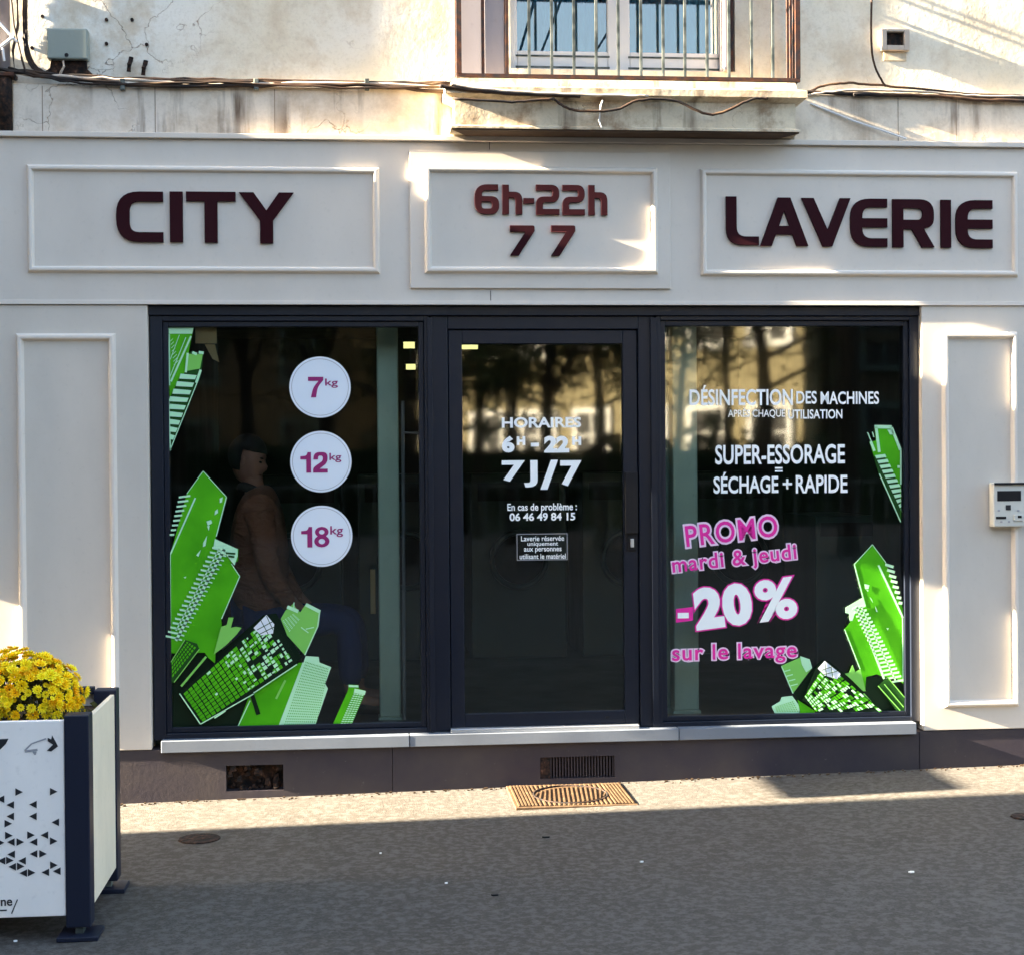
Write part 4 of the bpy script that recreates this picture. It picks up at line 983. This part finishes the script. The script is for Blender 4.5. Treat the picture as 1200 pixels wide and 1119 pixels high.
bm = bmesh.new(); bmesh.ops.create_uvsphere(bm, u_segments=24, v_segments=14, radius=1)
bmesh.ops.delete(bm, geom=[v for v in bm.verts if v.co.z < .02 and v.co.x > -.1 or v.co.z < -.8], context='VERTS')
for v in bm.verts: v.co = Vector((v.co.x*.108, v.co.y*.088, v.co.z*.118))
bmesh.ops.transform(bm, matrix=Matrix.Translation(SP(290, 533)) @ Matrix.Rotation(R(14), 4, 'Y'), verts=bm.verts)
bo = fin('cap', bm, M['cap'], person, smooth=True); sm = bo.modifiers.new('solid', 'SOLIDIFY'); sm.thickness = .008
skin('jacket', [SP(300, 735), chest+Vector((0, 0, -.1)), chest+Vector((0, 0, .05)), SP(299, 568), sL, eL, hL+Vector((-.03, 0, 0)), sR, eR, hR+Vector((-.03, 0, 0))], [(0, 1), (1, 2), (2, 3), (2, 4), (4, 5), (5, 6), (2, 7), (7, 8), (8, 9)], [.18, .18, .17, .085, .088, .07, .045, .088, .07, .045], M['jacket'], person)
skin('jeans', [SP(300, 738), hipL, kL, aL+Vector((0, 0, .06)), hipR, kR, aR+Vector((0, 0, .06))], [(0, 1), (1, 2), (2, 3), (0, 4), (4, 5), (5, 6)], [.15, .11, .085, .065, .11, .085, .065], M['jeans'], person)
bm = bmesh.new(); c = SP(298, 574)
add_tube(bm, [c+Vector((.072*math.cos(a*.3142), .075*math.sin(a*.3142), .012*math.sin(a*.63)-.01*math.cos(a*.3142))) for a in range(21)], .026, 8)
fin('collar', bm, M['cap'], person, smooth=True)
for a in (aL, aR):
    skin('shoe', [a+Vector((-.05, 0, -.04)), a+Vector((.06, 0, -.045)), a+Vector((.19, 0, -.055))], [(0, 1), (1, 2)], [.05, .045, .035], M['black'], person, 1)
sx0 = SP(300, 760)
st = empty('bench', (sx0.x, PY, RZ0), 'dark bench the person sits on behind the left window', 'bench'); zs = SP(302, 752).z
fin('seat', B((sx0.x-.3, sx0.x+.25, PY-.35, PY+.6, zs-.05, zs-.0)), M['room_floor'], st, .006)
for xx in (-.27, .19):
    for y_ in (-.3, .5): fin('leg', B((sx0.x+xx, sx0.x+xx+.04, PY+y_, PY+y_+.04, RZ0, zs-.051)), M['black'], st)

# ================================================================= PLANTER
gF = UG(91, 1101); gR = UG(131, 1045)
YP = gF.y; YPR = gR.y
pl0 = empty('street_planter', (gF.x-.6, YP+.3, gz(gF.x)), 'white panelled street planter with navy posts, triangle print and yellow flowers', 'planter')
def up(x, y, Y=None): return U(x, y, YP if Y is None else Y)
pxl, pxr = up(76, 960).x, up(105, 960).x; pw = pxr-pxl
ztp = up(90, 838).z; g0 = gz(gF.x)
XLP = pxr-1.25
def pst(x0, y0, z): fin('post', B((x0, x0+pw, y0, y0+.09, g0+.045, z)), M['navy'], pl0, .004); fin('foot', B((x0-.03, x0+pw+.03, y0-.03, y0+.12, g0+.001, g0+.018)), M['navy'], pl0, .003); fin('foot_stem', B((x0+.03, x0+pw-.03, y0+.02, y0+.07, g0+.018, g0+.046)), M['iron_thin'], pl0)
yr = YPR
for x0 in (pxl, XLP):
    pst(x0, YP, ztp); pst(x0, yr, ztp)
q = rect(-200, 847, 76, 1078, YP)
fin('front_panel', B((XLP+pw, pxl-.001, YP+.006, YP+.03, q[2], q[3])), M['planter_white'], pl0, .003)
fin('back_panel', B((XLP+pw, pxl-.001, yr+.05, yr+.075, q[2], q[3])), M['planter_white'], pl0, .003)
fin('top_rail', B((XLP+pw, pxl-.001, yr+.01, yr+.049, q[3]+.001, q[3]+.03)), M['navy'], pl0, .003)
for x0, x1 in ((pxr-.024, pxr-.006), (XLP+.006, XLP+.024)):
    fin('side_panel', B((x0, x1, YP+.0905, yr-.001, q[2]+.01, q[3]+.0)), M['planter_side_warm'], pl0, .003)
fin('liner', B((XLP+.03, pxr-.03, YP+.0935, yr+.049, q[3]-.5, q[3]-.05)), M['soil'], pl0)
# prints on the front panel
YPP = YP+.005
def F(p, s=4.32, oy=860): return (p[0]/s, oy+p[1]/s)
tri = [(97,292,1),(272,290,1),(3,328,-1),(52,357,-1),(167,355,-1),(52,415,-1),(42,452,1),(167,415,-1),(280,445,-1),(45,512,1),(157,510,1),(225,510,-1),(55,545,-1),(103,545,1),(170,545,-1),(272,540,1),(3,548,1),(57,607,-1),(170,605,-1),(218,605,1),(8,640,-1),(50,638,1),(112,640,-1),(62,670,-1),(105,668,1),(118,702,-1),(160,700,1),(230,698,-1),(273,662,1),(288,692,-1),(-40,512,1),(-60,607,-1),(-45,660,1),(-100,560,-1),(-30,590,-1)]
for x, y, d in tri:
    cx, cy = F((x, y)); s = 4.4
    flat('triangle_print', [[(up(a, b, YPP).x, up(a, b, YPP).z) for a, b in ((cx-d*s, cy-s), (cx+d*s, cy), (cx-d*s, cy+s))]], YPP, M['print_black'], pl0, .0008)
def PF(pts): return [(up(x, y, YPP).x, up(x, y, YPP).z) for x, y in pts]
flat('camera_print', [PF(line((29, 879), (37, 871), 1.8)), PF(line((37, 871), (54, 865), 1.6)), PF(line((29, 880), (44, 878), 2.6)), PF([(38, 880), (43, 880), (42, 884), (40, 884)])], YPP, M['print_grey'], pl0, .0008)
flat('camera_print_dark', [PF([(56, 864), (60, 866), (61, 861), (65, 868), (68, 874), (60, 880), (55, 879), (62, 872), (56, 868)])], YPP, M['print_black'], pl0, .0008)
flat('camera_print_dark', [PF([(-8, 866), (10, 865), (7, 871), (0, 878), (-8, 882)])], YPP, M['print_black'], pl0, .0008)
put_text('logo_text', 'ne', rect(1, 1053.5, 14.5, 1061, YPP), YPP-.0009, M['print_black'], pl0, .02)
flat('logo_slash', [PF(line((13.5, 1070), (20.5, 1053.5), 1.3)), PF(line((-4, 1066.5), (8, 1066), 1.6))], YPP, M['print_black'], pl0, .0008)

# flowering plants
def mum(px, py, rpx, label, seed):
    Yc = (YP+yr)/2+.02
    c = U(px, py, Yc); r = rpx*(8.2+Yc)/FPX
    o = empty('yellow_chrysanthemum', (c.x, Yc, q[3]-.04), label, 'flowers', 'yellow chrysanthemums in the planter')
    rnd = random.Random(seed)
    # foliage: many leaf quads
    bm = bmesh.new(); base = Vector((c.x, Yc, c.z-r*.75))
    for k in range(1500):
        d = Vector((rnd.gauss(0, 1), rnd.gauss(0, 1), abs(rnd.gauss(0, 1))-.45)).normalized(); rr = r*rnd.uniform(.35, .93)
        p = c+Vector((d.x*rr*1.1, d.y*rr, d.z*rr*.95)); s = rnd.uniform(.008, .02)
        Mx = Euler((rnd.uniform(0, 6), rnd.uniform(0, 6), rnd.uniform(0, 6))).to_matrix()
        v = [bm.verts.new(p+Mx @ Vector(w)) for w in ((-s, 0, 0), (0, -s*.5, .003), (s, 0, 0), (0, s*.5, .003))]
        bm.faces.new(v)
    tag(fin('foliage', bm, M['leaf'], o), kind='stuff')
    # flower mesh shared
    fm = bpy.data.meshes.get('flower_head')
    if fm is None:
        bm = bmesh.new()
        for ring, (n, ln, tilt) in enumerate(((11, .021, .25), (9, .016, .7), (6, .010, 1.1))):
            for k in range(n):
                a = 2*math.pi*k/n+ring*.3; ca, sa = math.cos(a), math.sin(a); w = ln*.28
                pts = [(.002, 0, 0), (ln*.6, w, ln*.3*tilt), (ln*math.cos(tilt), 0, ln*math.sin(tilt)+.002), (ln*.6, -w, ln*.3*tilt)]
                bm.faces.new([bm.verts.new((x*ca-y*sa, x*sa+y*ca, z)) for x, y, z in pts])
        fm = bpy.data.meshes.new('flower_head'); bm.to_mesh(fm); bm.free(); fm.materials.append(M['petal'])
    n = 0; pts = []; tries = 0
    while n < 290 and tries < 12000:
        tries += 1
        d = Vector((rnd.gauss(0, 1), rnd.gauss(0, 1), rnd.gauss(.35, 1))).normalized()
        if d.z < -.5 or d.y > .65: continue
        p = c+Vector((d.x*r*1.12, d.y*r*.95, d.z*r*.96))*rnd.uniform(.98, 1.0)
        lump = 1+.13*math.sin(3.1*d.x+2*d.z+seed)+.10*math.sin(7*d.x-4*d.y+5*d.z)
        p = c+(p-c)*rnd.uniform(.84, 1.07)*lump
        if any((p-w).length < .021 for w in pts): continue
        pts.append(p); n += 1
        f = bpy.data.objects.new('flower', fm); col.objects.link(f)
        f.matrix_world = Matrix.Translation(p) @ d.to_track_quat('Z', 'Y').to_matrix().to_4x4() @ Matrix.Rotation(rnd.uniform(0, 6), 4, 'Z') @ Matrix.Rotation(rnd.gauss(0, .35), 4, 'X') @ Matrix.Scale(rnd.choice((.55, .8, 1.0, 1.15, 1.35)), 4)
        mw = f.matrix_world.copy(); f.parent = o; f.matrix_parent_inverse = o.matrix_world.inverted(); f.matrix_world = mw
bpy.context.view_layer.update()
mum(40, 818, 50, 'mound of bright yellow chrysanthemums at the right end of the planter', 1)
mum(-62, 822, 48, 'mound of yellow chrysanthemums farther left in the planter', 2)
# litter: wrapped grey stuff in planter corner
bm = bmesh.new(); rnd = random.Random(9)
for k in range(220):
    p = U(92, 838, YP+.25)+Vector((rnd.uniform(-.07, .05), rnd.uniform(-.1, .2), rnd.uniform(-.12, .02))); s = rnd.uniform(.008, .02)
    Mx = Euler((rnd.uniform(0, 6), rnd.uniform(0, 6), rnd.uniform(0, 6))).to_matrix()
    bm.faces.new([bm.verts.new(p+Mx @ Vector(w)) for w in ((-s, 0, 0), (0, -s*.5, 0), (s, 0, 0), (0, s*.5, 0))])
tag(fin('trailing_leaves', bm, M['leaf']), 'low dark green leaves filling the right corner of the planter', 'plant', kind='stuff')

# ================================================================= ON THE PAVEMENT
c0, c1, c2, c3 = UG(604, 948), UG(749, 944), UG(735, 914.5), UG(600, 919)
X0, X1 = (c0.x+c3.x)/2, (c1.x+c2.x)/2; Y0, Y1 = (c0.y+c1.y)/2, min(-.02, (c2.y+c3.y)/2)
X0, X1 = c0.x, c1.x
zc = gz((X0+X1)/2)
cov = empty('access_cover', ((X0+X1)/2, (Y0+Y1)/2, zc), 'tan ribbed metal access cover with an oval ring, at the foot of the door', 'cover')
bmc = B((X0, X1, Y0, Y1, zc-.02, zc+.008)); fin('frame', bmc, M['cover'], cov, .002)
CX, CY = (X0+X1)/2, (Y0+Y1)/2; rx, ry = (X1-X0)*.31, (Y1-Y0)*.40
bm = bmesh.new(); add_tube(bm, [(CX+rx*math.cos(a*math.pi/20), CY+ry*math.sin(a*math.pi/20), zc+.011) for a in range(41)], .005, 6); fin('oval_ring', bm, M['rust'], cov)
n = 34
for k in range(n):
    x = X0+.02+(X1-X0-.04)*k/(n-1); dd_ = abs(x-CX)/rx
    if dd_ > 1.02:
        fin('rib', B((x-.004, x+.004, Y0+.02, Y1-.02, zc+.008, zc+.014)), M['cover'], cov)
for k in range(16):
    x = CX-rx+2*rx*(k+.5)/16; h = ry*math.sqrt(max(0, 1-((x-CX)/rx)**2))*.88
    bm = bmesh.new(); bm_y = (CY-h, CY+h); add_prism(bm, [(x-.02, bm_y[0]), (x-.012, bm_y[0]), (x+.022, bm_y[1]), (x+.014, bm_y[1])], 'z', zc+.0082, zc+.013); fin('rib', bm, M['cover'], cov)
    for s in (-1, 1):
        ya, yb2 = (Y0+.02, CY-h/.88-.012) if s < 0 else (CY+h/.88+.012, Y1-.02)
        if yb2-ya > .01: fin('rib', B((x-.004, x+.004, ya, yb2, zc+.008, zc+.013)), M['cover'], cov)
def disc(name, px, py, rx, m, label, cat, h=.006, sq=1.0):
    p = UG(px, py); bm = bmesh.new()
    add_prism(bm, [(p.x+rx*math.cos(a*math.pi/12)*(1+.04*math.sin(a*3)), p.y+rx*sq*math.sin(a*math.pi/12)) for a in range(24)], 'z', gz(p.x)-.01, gz(p.x)+h)
    o = fin(name, bm, M[m], None, .002); return tag(o, label, cat)
disc('valve_cover', 234, 983, .095, 'rust', 'small round rusty valve cover in the pavement left of the door', 'cover')
disc('valve_cover', 1203, 957, .07, 'rust', 'small round dark cover at the right edge of the pavement', 'cover')
rnd = random.Random(5)
for px, py, s, lab, m in ((523, 1035, .006, 'white paper scrap on the pavement below the door', 'vinyl_white'), (752, 1010, .008, 'pale pebble on the pavement right of the ribbed cover', 'vinyl_white'), (1068, 1022, .013, 'cigarette end on the pavement at right', 'vinyl_white'), (580, 1049, .015, 'small dark stain of chewing gum on the pavement', 'gasket'), (640, 981, .018, 'flat dark leaf on the pavement in front of the ribbed cover', 'gasket'), (18, 1103, .007, 'white crumb under the front of the planter', 'vinyl_white'), (446, 1000, .005, 'tiny pale chip on the pavement, left of centre', 'vinyl_white')):
    p = UG(px, py); bm = bmesh.new(); z = gz(p.x)
    add_prism(bm, [(p.x-s, p.y), (p.x-s*.5, p.y-s*.6), (p.x+s*.8, p.y-s*.4), (p.x+s, p.y+s*.2), (p.x, p.y+s*.5)], 'z', z+.0005, z+.006)
    tag(fin('litter', bm, M[m]), lab, 'litter')
# crumbs along the wall base
bm = bmesh.new()
for k in range(260):
    x = rnd.uniform(-1.4, 3.6); y = -abs(rnd.gauss(0, .03))-.002; s = rnd.uniform(.002, .007); z = gz(x)
    add_prism(bm, [(x-s, y-s), (x+s, y-s*.6), (x+s*.5, y+s*.4), (x-s*.7, y+s*.3)], 'z', z, z+s*1.2)
tag(fin('grit', bm, M['cover']), 'loose pale grit along the foot of the plinth', 'grit', kind='stuff')

# ================================================================= OFF-FRAME SURROUNDINGS (neighbours, added shade blocks, opposite side of the street)
def sx_(x): return x
NX = -2.75
k_s = math.tan(SUN_EL)/math.cos(SUN_AL)
P1 = U(135, 105, .0)
ztop_occ = P1.z+(P1.x-NX)*k_s
nb_ = empty('neighbour_house', (-6, 0, 0), 'neighbouring rendered house left of the laundry with unseen blocks added to shade the shopfront', 'house')
fin('wall', B((-14, -2.0, .12, .6, -.3, 9)), M['wall'], nb_)
fin('shopfront', B((-9, XL-.02, .0, .12, -.3, Z_ft)), M['shutter'], nb_, .01)
fin('lower_shade_block', B((NX-.25, NX-.05, -.16, -.001, 1.35, 3.14)), M['shutter'], nb_, .01)  # added unseen block, sized to shade the lower facade
fin('upper_shade_block', B((-3.45, NX, -.75, .12, 3.17, ztop_occ)), M['stone'], nb_, .01)  # added unseen block; its top sets the diagonal shadow edge on the fascia
fin('window', B((-6, -4.8, .10, .119, 4.3, 6.2)), M['pvc'], nb_)
pb = empty('plinth_shade_block', (NX, -.3, 1.6), 'unseen navy block added to cast a shade patch on the plinth', 'light blocker')  # added unseen block casting the shade patch on plinth and pavement
fin('body', B((NX-.30, NX-.15, -.78, -.22, 1.70, 2.02)), M['navy'], pb, .03); fin('arm', B((NX-.26, NX-.19, -.2195, -.001, 1.80, 1.9)), M['black'], pb)
# unseen block added on the left, slanted to shape the shade on the roadway
xe = -9.0; ta = math.tan(SUN_AL); sl = ta/k_s
def ye_(z, x): return -.66-z*sl-(xe-x)*ta
hb = empty('roadway_shade_block', (-18, -8, 0), 'unseen tall block added at the left end of the street to shade the roadway', 'house')
bm = bmesh.new(); zz = (-.4, 13)
V_ = [[bm.verts.new((x, y, z)) for x, y in ((xe, ye_(z, xe)), (xe-10, ye_(z, xe-10)-.3), (xe-10, -32), (xe, -32))] for z in zz]
bm.faces.new(V_[0]); bm.faces.new(V_[1])
for k in range(4): bm.faces.new((V_[0][k], V_[0][(k+1) % 4], V_[1][(k+1) % 4], V_[1][k]))
fin('wall', bm, M['stone_dark'], hb); fin('roof', B((xe-10.3, xe, -32.3, ye_(13, xe)-.7, 13.01, 13.3)), M['iron'], hb)
for i in range(4):
    for j in range(4): 
        w = fin('window', B((xe+.001, xe+.05, -15+i*3.2, -13.9+i*3.2, 1+3*j, 2.7+3*j)), M['pvc'], hb); fin('pane', B((xe+.0505, xe+.055, -14.9+i*3.2, -14.0+i*3.2, 1.1+3*j, 2.6+3*j)), M['black'], w)

# sun lit limestone building across the square, turned towards the sun
def facade(name, loc, rz, W, H, mkey, label, cols, rows, pane='black', z0=0):
    o = empty(name, loc, label, 'building', rz=rz)
    Mx = o.matrix_world.copy()
    def add(nm, bm, m, par=o, bev=0):
        bmesh.ops.transform(bm, matrix=Mx, verts=bm.verts); return fin(nm, bm, m, par, bev)
    add('wall', B((0, W, 0, 8, -.5, H)), M[mkey]); add('cornice', B((-.3, W+.3, -.35, .0, H-.5, H-.05)), M[mkey]); add('string_course', B((0, W, -.12, -.001, H*.36, H*.36+.25)), M[mkey])
    add('roof', B((-.2, W+.2, -.2, 8.2, H+.001, H+.5)), M['iron'])
    cw = W/cols
    for i in range(cols):
        for j in range(rows):
            x = cw*(i+.5); z = z0+1.2+j*(H-1)/rows
            f = add('window', B((x-.72, x-.55, -.10, -.001, z-.1, z+2.1), (x+.55, x+.72, -.10, -.001, z-.1, z+2.1), (x-.55, x+.55, -.10, -.001, z+1.93, z+2.1), (x-.8, x+.8, -.18, -.001, z-.28, z-.1)), M['pvc' if mkey == 'stone_opp' else 'machine'])
            add('pane', B((x-.54, x+.54, -.03, -.002, z-.09, z+1.92)), M[pane], f)
            add('glazing_bar', B((x-.04, x+.04, -.06, -.031, z-.09, z+1.92), (x-.54, x+.54, -.0605, -.0315, z+1.2, z+1.27)), M['pvc' if mkey == 'stone_opp' else 'machine'], f)
    return o
# reflections: mirrored eye at (0, 8.2, 1.63)
facade('opposite_building', (12.6, -36, 0), R(180+42), 14.5, 13, 'stone_opp', 'sunlit pale limestone building across the square', 7, 3)
facade('opposite_building', (40, -36.5, 0), R(180), 26.5, 14, 'stone_dark', 'shaded dark rendered building across the square, to the right', 8, 4)
facade('opposite_building', (7, -52, 0), R(180), 60, 12, 'stone_dark', 'long shaded building across the square, to the left', 16, 3)

def tree(x, y, h, r, seed, label, crown=1.6, leaves=1400):
    rnd = random.Random(seed)
    o = empty('street_tree', (x, y, gz(x)), label, 'tree', 'trees across the street')
    bm = bmesh.new(); top = Vector((x+rnd.uniform(-.2, .2), y, h*.62))
    add_tube(bm, [(x, y, gz(x)-.1), (x+.04, y, h*.3), top], r, 10, r*.6); tips = []
    for k in range(9):
        a = k*2.4+rnd.random(); el = rnd.uniform(.2, 1.2); L = h*rnd.uniform(.22, .42)
        s = Vector((x, y, h*rnd.uniform(.28, .6))); e = s+Vector((math.cos(a)*math.cos(el), math.sin(a)*math.cos(el), math.sin(el)))*L
        add_tube(bm, [s, s.lerp(e, .5)+Vector((0, 0, -.08)), e], r*.35, 6, r*.1); tips.append((s, e))
        for q_ in range(3):
            s2 = s.lerp(e, rnd.uniform(.4, .9)); e2 = s2+Vector((rnd.uniform(-1, 1), rnd.uniform(-1, 1), rnd.uniform(-.5, 1))).normalized()*L*.4
            add_tube(bm, [s2, e2], r*.12, 5, r*.04); tips.append((s2, e2))
    fin('trunk', bm, M['bark'], o)
    bm = bmesh.new()
    for k in range(leaves):
        s, e = rnd.choice(tips); p = s.lerp(e, rnd.uniform(.4, 1.1))+Vector((rnd.gauss(0, .25), rnd.gauss(0, .25), rnd.gauss(0, .25)))*crown*.6
        z = rnd.uniform(.03, .075); Mx = Euler((rnd.uniform(0, 6), rnd.uniform(0, 6), rnd.uniform(0, 6))).to_matrix()
        bm.faces.new([bm.verts.new(p+Mx @ Vector(w)) for w in ((-z, 0, 0), (0, -z*.6, 0), (z, 0, 0), (0, z*.6, 0))])
    tag(fin('crown', bm, M['tree_leaf'], o), kind='stuff')
def refX(px, Y): return (px-425)/FPX*(8.2-Y)
for i, (px, Y, h, r) in enumerate(((905, -19, 9, .17), (858, -24, 9, .09), (705, -20, 8, .13), (640, -17, 7.5, .12), (600, -23, 8.5, .12), (560, -26, 8, .14), (480, -18, 8, .15), (380, -20, 8, .15), (290, -19, 8, .15), (210, -22, 8, .15), (800, -27, 8, .10), (1010, -17, 9, .2))):
    side = 'left window near its %s edge' % ('left' if px < 330 else 'right') if px < 500 else ('door glass' if px < 760 else 'right window')
    kind_ = 'slim tree' if r < .11 else ('thick trunked tree' if r > .155 else 'plane tree')
    rest = ', nearer the left' if px in (905, 600, 800) else ''
    tree(refX(px, Y), Y, h, r, 100+i, ('%s mirrored in the %s, %s the railing' % (kind_, side, 'just behind' if Y > -19.5 else ('a little beyond' if Y > -23.5 else 'far beyond')))+rest, leaves=6500 if px < 760 or px > 950 else 1200)
# hedge and railing opposite
rnd = random.Random(77); bm = bmesh.new(); gx = -25
NXg = 120
for k in range(5200):
    x = rnd.uniform(-26, 32); z = rnd.uniform(0, 2.3+.35*math.sin(x*.9)+.25*math.sin(x*2.3)); y = -29.5+rnd.uniform(-.8, .8); s = rnd.uniform(.10, .26)
    Mx = Euler((rnd.uniform(0, 6), rnd.uniform(0, 6), rnd.uniform(0, 6))).to_matrix()
    bm.faces.new([bm.verts.new(Vector((x, y, z))+Mx @ Vector(w)) for w in ((-s, 0, 0), (0, -s*.7, 0), (s, 0, 0), (0, s*.7, 0))])
add_box(bm, -26, 32, -30, -29, -.2, 1.9)
tag(fin('hedge', bm, M['hedge']), 'tall dark hedge across the street behind the viewer', 'hedge', kind='stuff')
fr = empty('park_railing', (0, -15.5, 0), 'dark park railing across the street behind the viewer', 'railing')
bm = bmesh.new()
for k in range(180): add_box(bm, -20+k*.24, -19.97+k*.24, -15.5, -15.47, gz(-20+k*.24)-.1, 1.25)
tag(fin('bars', bm, M['iron_thin'], fr), kind='stuff'); fin('top_rail', B((-20, 23.2, -15.52, -15.45, 1.251, 1.30)), M['iron_thin'], fr)
